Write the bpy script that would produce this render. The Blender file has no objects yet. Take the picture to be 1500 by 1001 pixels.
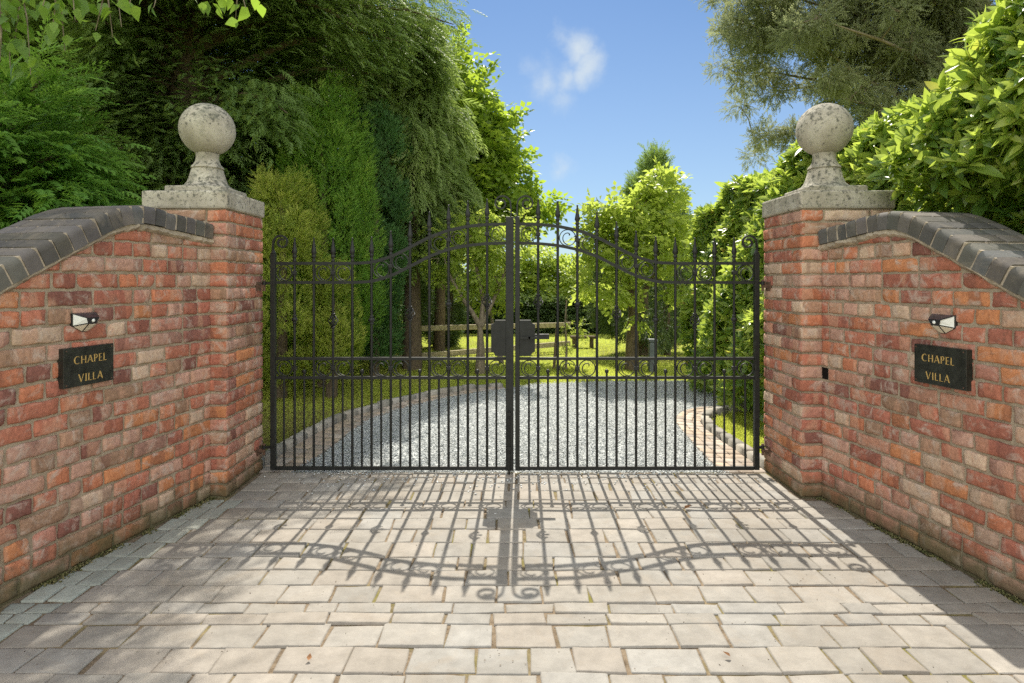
import bpy, math, random
import numpy as np
from mathutils import Vector
R = math.radians
C = bpy.context.scene.collection
random.seed(7)
H = 1.27          # eye height
F = 885.0         # focal length measured in photo pixels (1500 wide)

# ------------------------------------------------------------------ objects
def tag(o, label=None, cat=None, group=None, kind=None):
    if label: o['label'] = label
    if cat: o['category'] = cat
    if group: o['group'] = group
    if kind: o['kind'] = kind
    return o

def thing(name, label, cat, loc=(0, 0, 0), group=None):
    o = bpy.data.objects.new(name, None)
    C.objects.link(o)
    o.location = loc
    o.empty_display_size = .1
    return tag(o, label, cat, group)

def origin(o):
    p = Vector((0, 0, 0))
    while o is not None:
        p += o.location
        o = o.parent
    return p

def link_mesh(name, me, mats, parent=None, loc=None):
    for m in (mats if isinstance(mats, (list, tuple)) else [mats]):
        me.materials.append(m)
    o = bpy.data.objects.new(name, me)
    C.objects.link(o)
    if parent is not None:
        o.parent = parent
    elif loc is not None:
        o.location = loc
    return o

class MB:
    """collects shapes given in world coordinates; build() links them as one mesh"""
    def __init__(s):
        s.v = []; s.f = []; s.mi = []
    def add(s, V, Fc, mat=0):
        b = len(s.v)
        s.v.extend([tuple(p) for p in V])
        for f in Fc:
            s.f.append([i + b for i in f]); s.mi.append(mat)
        return s
    def box(s, a, b, mat=0):
        x0, y0, z0 = a; x1, y1, z1 = b
        V = [(x0,y0,z0),(x1,y0,z0),(x1,y1,z0),(x0,y1,z0),(x0,y0,z1),(x1,y0,z1),(x1,y1,z1),(x0,y1,z1)]
        return s.add(V, [(3,2,1,0),(4,5,6,7),(0,1,5,4),(1,2,6,5),(2,3,7,6),(3,0,4,7)], mat)
    def frame_box(s, o, ax, ay, az, a, b, mat=0):
        o, ax, ay, az = map(Vector, (o, ax, ay, az))
        V = []
        for z in (a[2], b[2]):
            for (x, y) in ((a[0],a[1]),(b[0],a[1]),(b[0],b[1]),(a[0],b[1])):
                V.append(o + ax*x + ay*y + az*z)
        return s.add(V, [(3,2,1,0),(4,5,6,7),(0,1,5,4),(1,2,6,5),(2,3,7,6),(3,0,4,7)], mat)
    def tube(s, pts, r, n=8, mat=0):
        pts = [Vector(p) for p in pts]
        rs = r if isinstance(r, (list, tuple, np.ndarray)) else [r]*len(pts)
        V = []; nrm = None
        for i, p in enumerate(pts):
            t = (pts[min(i+1, len(pts)-1)] - pts[max(i-1, 0)]).normalized()
            if nrm is None:
                nrm = t.orthogonal().normalized()
            nrm = (nrm - t*nrm.dot(t)).normalized()
            bn = t.cross(nrm)
            for k in range(n):
                a = 2*math.pi*k/n
                V.append(p + (nrm*math.cos(a) + bn*math.sin(a))*float(rs[i]))
        Fc = []
        for i in range(len(pts)-1):
            for k in range(n):
                k2 = (k+1) % n
                Fc.append((i*n+k, i*n+k2, (i+1)*n+k2, (i+1)*n+k))
        Fc.append(tuple(range(n-1, -1, -1)))
        e = (len(pts)-1)*n
        Fc.append(tuple(range(e, e+n)))
        return s.add(V, Fc, mat)
    def strip(s, pts, y, w, d, mat=0):
        """bar of section w x d following a curve in the upright plane y"""
        V = []; n = len(pts)
        for i in range(n):
            a = pts[max(i-1, 0)]; b = pts[min(i+1, n-1)]
            tx, tz = b[0]-a[0], b[1]-a[1]
            l = math.hypot(tx, tz) or 1
            nx, nz = -tz/l, tx/l
            x, z = pts[i]
            V += [(x+nx*w/2, y-d/2, z+nz*w/2), (x+nx*w/2, y+d/2, z+nz*w/2),
                  (x-nx*w/2, y+d/2, z-nz*w/2), (x-nx*w/2, y-d/2, z-nz*w/2)]
        Fc = []
        for i in range(n-1):
            for k in range(4):
                k2 = (k+1) % 4
                Fc.append((i*4+k, i*4+k2, i*4+4+k2, i*4+4+k))
        Fc += [(3,2,1,0), tuple((n-1)*4+k for k in range(4))]
        return s.add(V, Fc, mat)
    def lathe(s, c, prof, n=16, mat=0, sx=1, sy=1):
        V = []
        for r, z in prof:
            for k in range(n):
                a = 2*math.pi*(k+.5)/n
                V.append((c[0]+r*sx*math.cos(a), c[1]+r*sy*math.sin(a), c[2]+z))
        Fc = []
        for i in range(len(prof)-1):
            for k in range(n):
                k2 = (k+1) % n
                Fc.append((i*n+k, i*n+k2, (i+1)*n+k2, (i+1)*n+k))
        Fc.append(tuple(range(n-1, -1, -1)))
        e = (len(prof)-1)*n
        Fc.append(tuple(range(e, e+n)))
        return s.add(V, Fc, mat)
    def prism_y(s, poly, y0, y1, mat=0):
        n = len(poly)
        V = [(x, y0, z) for x, z in poly] + [(x, y1, z) for x, z in poly]
        Fc = [tuple(range(n)), tuple(range(2*n-1, n-1, -1))]
        for i in range(n):
            j = (i+1) % n
            Fc.append((i, i+n, j+n, j))
        return s.add(V, Fc, mat)
    def build(s, name, mats, parent=None, loc=None, smooth=False, bevel=0, sub=0):
        og = origin(parent) if parent is not None else Vector(loc or (0, 0, 0))
        me = bpy.data.meshes.new(name)
        me.from_pydata([(x-og.x, y-og.y, z-og.z) for x, y, z in s.v], [], s.f)
        me.polygons.foreach_set('material_index', s.mi)
        import bmesh
        bm = bmesh.new(); bm.from_mesh(me)
        bmesh.ops.recalc_face_normals(bm, faces=bm.faces[:])
        bm.to_mesh(me); bm.free()
        if smooth:
            me.polygons.foreach_set('use_smooth', [True]*len(me.polygons))
            me.set_sharp_from_angle(angle=R(smooth if smooth is not True else 40))
        o = link_mesh(name, me, mats, parent, og if parent is None else None)
        if bevel:
            m = o.modifiers.new('bevel', 'BEVEL'); m.width = bevel; m.segments = 2; m.limit_method = 'ANGLE'
        return o

def np_mesh(name, V, Fq, mats, parent=None, loc=None, tint=None, col=None, smooth=False, extra=None, mi=None):
    """fast mesh from arrays; Fq is (m,k)"""
    og = np.array(origin(parent) if parent is not None else (loc or (0, 0, 0)), dtype=np.float64)
    V = np.asarray(V, dtype=np.float64) - og
    Fq = np.asarray(Fq, dtype=np.int32)
    me = bpy.data.meshes.new(name)
    me.vertices.add(len(V)); me.vertices.foreach_set('co', V.astype(np.float32).ravel())
    m, k = Fq.shape
    me.loops.add(m*k); me.loops.foreach_set('vertex_index', Fq.ravel())
    me.polygons.add(m); me.polygons.foreach_set('loop_start', np.arange(0, m*k, k, dtype=np.int32))
    if mi is not None:
        me.polygons.foreach_set('material_index', np.asarray(mi, dtype=np.int32))
    me.update(calc_edges=True)
    if smooth:
        me.polygons.foreach_set('use_smooth', np.ones(m, dtype=bool))
    if tint is not None:
        a = me.attributes.new('tint', 'FLOAT', 'POINT'); a.data.foreach_set('value', np.asarray(tint, dtype=np.float32))
    if col is not None:
        a = me.attributes.new('col', 'FLOAT_COLOR', 'POINT')
        cc = np.ones((len(V), 4), dtype=np.float32); cc[:, :3] = col
        a.data.foreach_set('color', cc.ravel())
    if extra is not None:
        a = me.attributes.new('bid', 'FLOAT_VECTOR', 'POINT'); a.data.foreach_set('vector', np.asarray(extra, dtype=np.float32).ravel())
    return link_mesh(name, me, mats, parent, tuple(og) if parent is None else None)

# ------------------------------------------------------------------ materials
class NT:
    def __init__(s, name):
        s.m = bpy.data.materials.new(name); s.m.use_nodes = True
        s.t = s.m.node_tree; s.t.nodes.clear()
        s.out = s.n('ShaderNodeOutputMaterial')
    def n(s, typ, **kw):
        nd = s.t.nodes.new(typ)
        for k, v in kw.items():
            if k.startswith('i_'):
                nd.inputs[k[2:].replace('_', ' ')].default_value = v
            else:
                setattr(nd, k, v)
        return nd
    def l(s, a, b):
        s.t.links.new(a, b)
    def noise(s, vec, scale, detail=4, rough=.55, dist=0, dim='3D'):
        nd = s.n('ShaderNodeTexNoise'); nd.noise_dimensions = dim
        nd.inputs['Scale'].default_value = scale; nd.inputs['Detail'].default_value = detail
        nd.inputs['Roughness'].default_value = rough; nd.inputs['Distortion'].default_value = dist
        if vec is not None: s.l(vec, nd.inputs['Vector'])
        return nd.outputs['Fac']
    def ramp(s, fac, stops, interp='LINEAR'):
        nd = s.n('ShaderNodeValToRGB'); cr = nd.color_ramp; cr.interpolation = interp
        while len(cr.elements) < len(stops): cr.elements.new(.5)
        for e, (p, c) in zip(cr.elements, stops):
            e.position = p
            e.color = (c, c, c, 1) if isinstance(c, (int, float)) else (*c, 1)
        s.l(fac, nd.inputs['Fac'])
        return nd.outputs['Color']
    def mix(s, fac, a, b, mode='MIX'):
        nd = s.n('ShaderNodeMix'); nd.data_type = 'RGBA'; nd.blend_type = mode
        for sock, v in ((nd.inputs[0], fac), (nd.inputs[6], a), (nd.inputs[7], b)):
            if isinstance(v, (int, float)): sock.default_value = v
            elif isinstance(v, tuple): sock.default_value = (*v, 1)
            else: s.l(v, sock)
        return nd.outputs[2]
    def math(s, op, a, b=0):
        nd = s.n('ShaderNodeMath'); nd.operation = op
        for sock, v in ((nd.inputs[0], a), (nd.inputs[1], b)):
            if isinstance(v, (int, float)): sock.default_value = v
            else: s.l(v, sock)
        return nd.outputs[0]
    def obj(s): return s.n('ShaderNodeTexCoord').outputs['Object']
    def geo(s, o): return s.n('ShaderNodeNewGeometry').outputs[o]
    def attr(s, name, out='Color'):
        nd = s.n('ShaderNodeAttribute'); nd.attribute_name = name
        return nd.outputs[out]
    def bump(s, h, strength=.3, dist=.01):
        nd = s.n('ShaderNodeBump'); nd.inputs['Strength'].default_value = strength; nd.inputs['Distance'].default_value = dist
        s.l(h, nd.inputs['Height']); return nd.outputs['Normal']
    def principled(s, col, rough=.6, normal=None, spec=.5, metal=0):
        p = s.n('ShaderNodeBsdfPrincipled')
        for key, v in (('Base Color', col), ('Roughness', rough), ('Specular IOR Level', spec), ('Metallic', metal)):
            if isinstance(v, (int, float)): p.inputs[key].default_value = v
            elif isinstance(v, tuple): p.inputs[key].default_value = (*v, 1)
            else: s.l(v, p.inputs[key])
        if normal is not None: s.l(normal, p.inputs['Normal'])
        return p
    def done(s, shader):
        s.l(shader.outputs[0], s.out.inputs['Surface']); return s.m

def foliage_mat(name, cols, tcol, trans=.4, rough=.55, spec=.35, pos=None):
    t = NT(name)
    tint = t.attr('tint', 'Fac')
    n = t.noise(t.geo('Position'), 1.6, 2)
    f = t.math('ADD', tint, t.math('MULTIPLY', t.math('SUBTRACT', n, .5), .5))
    k = len(cols)
    c = t.ramp(f, [(pos[i] if pos else i/(k-1), cols[i]) for i in range(k)])
    p = t.principled(c, rough, spec=spec)
    tr = t.n('ShaderNodeBsdfTranslucent')
    t.l(t.mix(.75, c, tcol), tr.inputs['Color'])
    mx = t.n('ShaderNodeMixShader'); mx.inputs[0].default_value = trans
    t.l(p.outputs[0], mx.inputs[1]); t.l(tr.outputs[0], mx.inputs[2])
    return t.done(mx)

def brick_mat():
    t = NT('reclaimed_brick')
    col = t.attr('col'); bid = t.attr('bid', 'Vector')
    pos = t.geo('Position')
    n1 = t.noise(bid, 1.0, 1, .4)                       # bands along a brick
    band = t.ramp(n1, [(0, 0), (.56, 0), (.60, 1), (1, 1)])
    band2 = t.ramp(n1, [(0, 1), (.36, 1), (.40, 0), (1, 0)])
    c = t.mix(t.math('MULTIPLY', band, .55), col, (.52, .30, .20))
    c = t.mix(t.math('MULTIPLY', band2, .42), c, (.17, .075, .06))
    g = t.noise(pos, 55, 6, .7)
    c = t.mix(.55, c, t.ramp(g, [(.25, .25), (.5, .5), (.75, .8)]), 'OVERLAY')
    sm = t.noise(pos, 11, 6, .7, .8)                   # lime smears
    c = t.mix(t.ramp(sm, [(.51, 0), (.66, .7)]), c, (.54, .45, .375))
    dk = t.noise(pos, 21, 4, .6)
    c = t.mix(t.ramp(dk, [(.62, 0), (.74, .55)]), c, (.12, .075, .055))
    z = t.n('ShaderNodeSeparateXYZ'); t.l(pos, z.inputs[0])
    mo = t.math('ADD', z.outputs['Z'], t.math('MULTIPLY', t.noise(pos, 9, 4), .22))
    c = t.mix(t.ramp(mo, [(.13, .85), (.27, 0)]), c, (.115, .105, .05))
    b = t.math('ADD', t.noise(pos, 70, 6, .7), t.math('MULTIPLY', t.noise(pos, 22, 4), 1.2))
    return t.done(t.principled(c, .9, t.bump(b, .75, .006), spec=.2))

def mortar_mat():
    t = NT('lime_mortar')
    pos = t.geo('Position')
    c = t.ramp(t.noise(pos, 12, 5, .65), [(.3, (.26, .205, .14)), (.5, (.37, .305, .22)), (.72, (.50, .43, .33))])
    z = t.n('ShaderNodeSeparateXYZ'); t.l(pos, z.inputs[0])
    mo = t.math('ADD', z.outputs['Z'], t.math('MULTIPLY', t.noise(pos, 9, 4), .22))
    c = t.mix(t.ramp(mo, [(.13, .8), (.27, 0)]), c, (.10, .10, .045))
    b = t.noise(pos, 90, 6, .75)
    return t.done(t.principled(c, .95, t.bump(b, .9, .006), spec=.1))

def stone_mat():
    t = NT('weathered_stone')
    pos = t.geo('Position'); nz = t.n('ShaderNodeSeparateXYZ'); t.l(t.geo('Normal'), nz.inputs[0])
    c = t.ramp(t.noise(pos, 7, 5, .6), [(.3, (.32, .29, .23)), (.5, (.42, .385, .315)), (.7, (.53, .50, .42))])
    up = t.math('ADD', t.math('MULTIPLY', nz.outputs['Z'], .09), 0)
    s1 = t.math('ADD', t.noise(pos, 34, 6, .72), up)
    c = t.mix(t.ramp(s1, [(.53, 0), (.63, .85)]), c, (.085, .085, .07))
    s2 = t.math('ADD', t.noise(pos, 11, 4, .6), up)
    c = t.mix(t.ramp(s2, [(.55, 0), (.72, .5)]), c, (.17, .18, .14))
    v = t.n('ShaderNodeTexVoronoi'); v.inputs['Scale'].default_value = 60; t.l(pos, v.inputs['Vector'])
    c = t.mix(t.math('MULTIPLY', t.ramp(v.outputs['Distance'], [(.10, .8), (.2, 0)]), t.ramp(t.math('ADD', t.noise(pos, 9, 3), up), [(.46, 0), (.58, 1)])), c, (.06, .06, .05))
    b = t.noise(pos, 60, 6, .7)
    return t.done(t.principled(c, .92, t.bump(b, .6, .006), spec=.2))

def paver_mat(name='riven_paver', grit=1):
    t = NT(name)
    col = t.attr('col'); pos = t.geo('Position')
    c = t.mix(.5, col, t.ramp(t.noise(pos, 14, 6, .65), [(.25, .28), (.5, .5), (.78, .72)]), 'OVERLAY')
    c = t.mix(t.ramp(t.noise(pos, 5, 5, .7, .8), [(.52, 0), (.75, .5)]), c, (.30, .25, .19))
    c = t.mix(t.ramp(t.noise(pos, 120, 3, .6), [(.66, 0), (.74, .6)]), c, (.16, .13, .10))
    c = t.mix(t.ramp(t.noise(pos, 1.1, 5, .65, .5), [(.44, 0), (.68, .48)]), c, (.17, .15, .12))
    b = t.math('ADD', t.noise(pos, 60, 6, .7), t.math('MULTIPLY', t.noise(pos, 16, 4, .6), 2))
    return t.done(t.principled(c, .85, t.bump(b, .4, .005), spec=.25))

def simple(name, col, rough=.6, var=.25, scale=20, spec=.4, bump=.2, metal=0):
    t = NT(name); pos = t.geo('Position')
    lo = tuple(x*(1-var) for x in col); hi = tuple(min(1, x*(1+var)) for x in col)
    c = t.ramp(t.noise(pos, scale, 5, .6), [(.3, lo), (.7, hi)])
    return t.done(t.principled(c, rough, t.bump(t.noise(pos, scale*4, 5, .7), bump, .004), spec=spec, metal=metal))

def bark_mat(name, col):
    t = NT(name); pos = t.geo('Position')
    mp = t.n('ShaderNodeMapping'); mp.inputs['Scale'].default_value = (1, 1, .25); t.l(pos, mp.inputs['Vector'])
    n = t.noise(mp.outputs[0], 40, 6, .7)
    c = t.ramp(n, [(.3, tuple(x*.45 for x in col)), (.55, col), (.75, tuple(min(1, x*1.5) for x in col))])
    return t.done(t.principled(c, .95, t.bump(n, .8, .015), spec=.1))

def ground_mat():
    t = NT('lawn_soil'); pos = t.geo('Position')
    a = t.noise(pos, 1.3, 5, .6); b = t.noise(pos, 30, 5, .7)
    c = t.ramp(b, [(.3, (.20, .23, .04)), (.55, (.36, .42, .07)), (.75, (.48, .52, .12))])
    c = t.mix(t.ramp(a, [(.45, 0), (.65, .7)]), c, (.20, .18, .06))
    return t.done(t.principled(c, .95, t.bump(b, .8, .03), spec=.1))

def joint_mat():
    t = NT('sandy_joint'); pos = t.geo('Position')
    c = t.ramp(t.noise(pos, 26, 5, .7), [(.3, (.10, .075, .05)), (.6, (.23, .18, .125))])
    c = t.mix(t.ramp(t.noise(pos, 2.3, 4, .6), [(.5, 0), (.68, .8)]), c, (.17, .165, .03))
    return t.done(t.principled(c, 1, t.bump(t.noise(pos, 120, 4, .7), .8, .006), spec=.1))

def iron_mat():
    t = NT('black_painted_iron'); pos = t.geo('Position')
    c = t.ramp(t.noise(pos, 30, 5, .65), [(.35, (.008, .009, .008)), (.7, (.018, .020, .017))])
    return t.done(t.principled(c, t.ramp(t.noise(pos, 60, 3), [(.3, .42), (.7, .6)]), t.bump(t.noise(pos, 160, 4, .6), .15, .002), spec=.4))

def slate_mat(name, lo, mid, hi):
    t = NT(name); pos = t.geo('Position')
    c = t.ramp(t.attr('tint', 'Fac'), [(0, lo), (.5, mid), (1, hi)])
    return t.done(t.principled(c, .75, t.bump(t.noise(pos, 90, 4, .7), .3, .004), spec=.35))

M = dict(
    brick=brick_mat(), mortar=mortar_mat(), stone=stone_mat(), paver=paver_mat(), iron=iron_mat(), joint=joint_mat(),
    ground=ground_mat(),
    coping=paver_mat('blue_engineering_brick'),
    fillet=simple('mortar_fillet', (.40, .34, .26), .95, .35, 14, .1, .8),
    gravel_bed=simple('gravel_bed', (.44, .46, .45), .95, .4, 40, .1, .8),
    gravel=slate_mat('gravel_chips', (.47, .505, .51), (.56, .59, .585), (.67, .685, .665)),
    moss=slate_mat('mossy_soil', (.06, .07, .02), (.12, .12, .04), (.20, .17, .08)),
    litter=slate_mat('plant_litter', (.07, .05, .03), (.17, .12, .07), (.40, .36, .30)),
    plaque=simple('dark_slate_plaque', (.022, .024, .019), .38, .5, 25, .5, .1),
    gold=simple('gold_lettering', (.62, .42, .14), .45, .3, 90, .5, .05, .25),
    blackplastic=simple('black_plastic', (.02, .02, .022), .35, .1, 30, .5, .02),
    solar=simple('solar_panel', (.045, .04, .05), .2, .2, 40, .6, .02),
    lens=simple('frosted_lens', (.78, .80, .76), .3, .04, 30, .5, .02),
    lenswarm=simple('frosted_warm_lens', (.74, .66, .52), .3, .04, 30, .5, .02),
    rust=simple('rusty_steel', (.13, .075, .05), .7, .5, 60, .3, .4),
    hole_dark=simple('hole_shade_black', (.012, .010, .009), .95, .3, 40, .05, .2),
    timber=simple('weathered_timber', (.44, .38, .24), .85, .35, 18, .2, .4),
    bollard=simple('grey_painted_metal', (.10, .12, .125), .5, .2, 20, .4, .1),
    dead=simple('dry_leaf', (.22, .11, .05), .8, .4, 60, .2, .3),
    bark=bark_mat('brown_bark', (.16, .125, .085)), barkgrey=bark_mat('grey_bark', (.24, .20, .145)),
    grass=foliage_mat('grass_blades', [(.20, .24, .04), (.42, .48, .075), (.58, .60, .16)], (.80, .86, .14), .5, .6),
    drygrass=foliage_mat('worn_grass', [(.10, .09, .03), (.20, .175, .06), (.32, .28, .11)], (.36, .34, .10), .35, .7),
    yew=foliage_mat('dark_conifer_foliage', [(0.06, 0.115, 0.032), (0.135, 0.22, 0.06), (0.25, 0.335, 0.1)], (0.36, 0.5, 0.09), 0.43, .6),
    cypress=foliage_mat('green_cypress_foliage', [(0.04, 0.11, 0.018), (0.1, 0.23, 0.035), (0.22, 0.38, 0.06)], (0.32, 0.54, 0.06), 0.42, .55),
    flame=foliage_mat('flame_conifer_foliage', [(.07, .165, .025), (.18, .34, .045), (.36, .50, .085)], (.44, .66, .08), .44, .55),
    golden=foliage_mat('golden_conifer_foliage', [(0.12, 0.19, 0.03), (0.31, 0.4, 0.065), (0.56, 0.58, 0.14)], (0.66, 0.72, 0.11), 0.46, .6),
    column=foliage_mat('columnar_conifer_foliage', [(0.04, 0.11, 0.035), (0.085, 0.19, 0.058), (0.14, 0.27, 0.08)], (0.2, 0.4, 0.08), 0.36, .6),
    weeping=foliage_mat('grey_green_conifer_foliage', [(0.085, 0.14, 0.04), (0.18, 0.26, 0.08), (0.34, 0.42, 0.14)], (0.44, 0.58, 0.12), 0.45, .65),
    cedar=foliage_mat('cedar_foliage', [(0.075, 0.098, 0.048), (0.155, 0.185, 0.095), (0.34, 0.36, 0.205)], (0.46, 0.5, 0.23), 0.43, .65),
    maple=foliage_mat('maple_leaves', [(0.085, 0.15, 0.02), (0.17, 0.265, 0.035), (0.29, 0.38, 0.06)], (0.52, 0.68, 0.06), 0.54, .45),
    bright=foliage_mat('bright_leaves', [(0.14, 0.21, 0.035), (0.26, 0.345, 0.06), (0.44, 0.49, 0.13)], (0.66, 0.78, 0.12), 0.55, .45),
    laurel=foliage_mat('laurel_leaves', [(0.065, 0.145, 0.03), (0.17, 0.28, 0.055), (0.43, 0.5, 0.1), (0.38, 0.27, 0.06)], (0.66, 0.8, 0.11), 0.5, .33, .5, [0, .42, .9, 1]),
    birch=foliage_mat('birch_leaves', [(.07, .15, .02), (.14, .25, .035), (.22, .34, .05)], (.40, .60, .06), .5, .4, .4),
    darkhedge=foliage_mat('hedge_foliage', [(0.045, 0.08, 0.028), (0.085, 0.14, 0.042), (0.14, 0.2, 0.06)], (0.2, 0.28, 0.06), 0.3, .6),
)

# ------------------------------------------------------------------ foliage machinery
def frames(axis, up):
    x = axis/np.maximum(np.linalg.norm(axis, axis=1, keepdims=True), 1e-6)
    z = up - (up*x).sum(1, keepdims=True)*x
    z = z/np.maximum(np.linalg.norm(z, axis=1, keepdims=True), 1e-6)
    return x, np.cross(z, x), z

def scatter(T, Fq, P, axis, up, S, tint):
    x, y, z = frames(axis, up)
    S = np.broadcast_to(np.asarray(S, dtype=np.float64), (len(P),))[:, None, None]
    V = P[:, None, :] + S*(T[None, :, 0:1]*x[:, None, :] + T[None, :, 1:2]*y[:, None, :] + T[None, :, 2:3]*z[:, None, :])
    k = len(T)
    FF = (Fq[None] + (np.arange(len(P))*k)[:, None, None]).reshape(-1, Fq.shape[1])
    return V.reshape(-1, 3), FF, np.repeat(tint, k)

def spray(nt=9, ang=40, length=.42, w=.075, droop=.12):
    V = [(0, -.012, 0), (0, .012, 0), (1, .004, -droop), (1, -.004, -droop)]; Fq = [(0, 1, 2, 3)]
    for i in range(nt):
        t = .08 + .86*i/(nt-1); sd = 1 if i % 2 else -1
        L = length*(1-.62*t); a = R(ang)*sd
        dx, dy = math.cos(a), math.sin(a)
        b = len(V); zb = -droop*t*t
        V += [(t, 0, zb), (t+dx*L*.45-dy*w*.5, dy*L*.45+dx*w*.5, zb+.03), (t+dx*L, dy*L, zb-.05), (t+dx*L*.45+dy*w*.5, dy*L*.45-dx*w*.5, zb-.02)]
        Fq.append((b, b+1, b+2, b+3))
    V += [(.8, 0, -droop*.64), (.93, .03, -droop*.8), (1.12, 0, -droop*1.2), (.93, -.03, -droop*.8)]
    b = len(V)-4; Fq.append((b, b+1, b+2, b+3))
    return np.array(V), np.array(Fq)

def leaf(ns=2, L=1., W=.22, fold=.25, curl=.15, tipw=.55):
    V = []; Fq = []
    for i in range(ns+1):
        t = i/ns
        w = W*(math.sin(math.pi*min(t, 1)**tipw) if 0 < t < 1 else (.03 if t == 0 else .0))
        zc = -curl*t*t
        V += [(t*L, w, zc+w*fold), (t*L, 0, zc), (t*L, -w, zc+w*fold)]
    for i in range(ns):
        b = i*3
        Fq += [(b, b+1, b+4, b+3), (b+1, b+2, b+5, b+4)]
    return np.array(V), np.array(Fq)

def leafquad(W=.3, fold=.12):
    V = [(0, 0, 0), (.45, W, fold), (1, 0, -.12), (.45, -W, fold), (.5, 0, -.02)]
    return np.array(V), np.array([(0, 4, 2, 1), (0, 3, 2, 4)])

def twig(nl, lf, ang=55, ll=.5, seed=0, droop=.0, stem=.012):
    rg = np.random.default_rng(seed)
    lv, lq = lf
    V = [(0, -stem, 0), (0, stem, 0), (1, stem*.3, -droop), (1, -stem*.3, -droop)]; Fq = [(0, 1, 2, 3)]
    V = [np.array(V)]; Fs = [np.array(Fq)]; nb = 4
    for i in range(nl):
        t = .1 + .9*i/max(nl-1, 1)
        a = R(ang*rg.uniform(.6, 1.2))*(1 if i % 2 else -1)*(0.15 if i == nl-1 else 1)
        e = R(rg.uniform(-25, 25))
        ax = np.array([[math.cos(a)*math.cos(e), math.sin(a)*math.cos(e), math.sin(e)-droop*.8]])
        up = np.array([[rg.uniform(-.4, .4), rg.uniform(-.4, .4), 1]])
        v, f, _ = scatter(lv, lq, np.array([[t, 0, -droop*t*t]]), ax, up, ll*rg.uniform(.75, 1.15), np.zeros(1))
        V.append(v); Fs.append(f+nb); nb += len(v)
    return np.concatenate(V), np.concatenate(Fs)

def rosette(nl, lf, seed=0, spread=60):
    rg = np.random.default_rng(seed)
    lv, lq = lf; V = []; Fs = []; nb = 0
    for i in range(nl):
        a = 2.4*i + rg.uniform(-.8, .8)
        el = R(spread*(1-.62*i/nl)*rg.uniform(.5, 1.35))
        d = np.array([[math.cos(el), math.sin(el)*math.cos(a), math.sin(el)*math.sin(a)]])
        up = np.array([[1.0, -.5*math.cos(a), -.5*math.sin(a)]])
        p = np.array([[-.35*(1-i/nl), 0, 0]])
        v, f, _ = scatter(lv, lq, p, d, up, rg.uniform(.6, 1.12)*(1-.35*i/nl), np.zeros(1))
        V.append(v); Fs.append(f+nb); nb += len(v)
    return np.concatenate(V), np.concatenate(Fs)

def unit(v): return v/np.maximum(np.linalg.norm(v, axis=-1, keepdims=True), 1e-6)

def sph(rg, n):
    return unit(rg.normal(size=(n, 3)))

SPRAY = spray(); SPRAY_FINE = spray(7, 34, .40, .10, .06); SPRAY_WEEP = spray(9, 26, .5, .05, .3)
LEAFQ = leafquad(); LEAF2 = leaf(3, 1, .30, .2, .2)
TWIG = twig(7, LEAFQ, 55, .42, 3, .12)
TWIGM = twig(6, leafquad(.36, .1), 60, .5, 4, .2)
LAUREL = [rosette(8, leaf(4, 1, .185, .3, .26, .9), s, 80) for s in range(3)]

def limb_pts(p0, d, L, rg, n=6, sag=.0, lift=.0, wob=.06):
    pts = []; p = np.array(p0, float); d = np.array(d, float)
    for i in range(n):
        pts.append(p.copy())
        d = unit(d + rg.normal(size=3)*wob + np.array([0, 0, lift-sag*i/n]))
        p = p + d*L/(n-1)
    return pts

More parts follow.
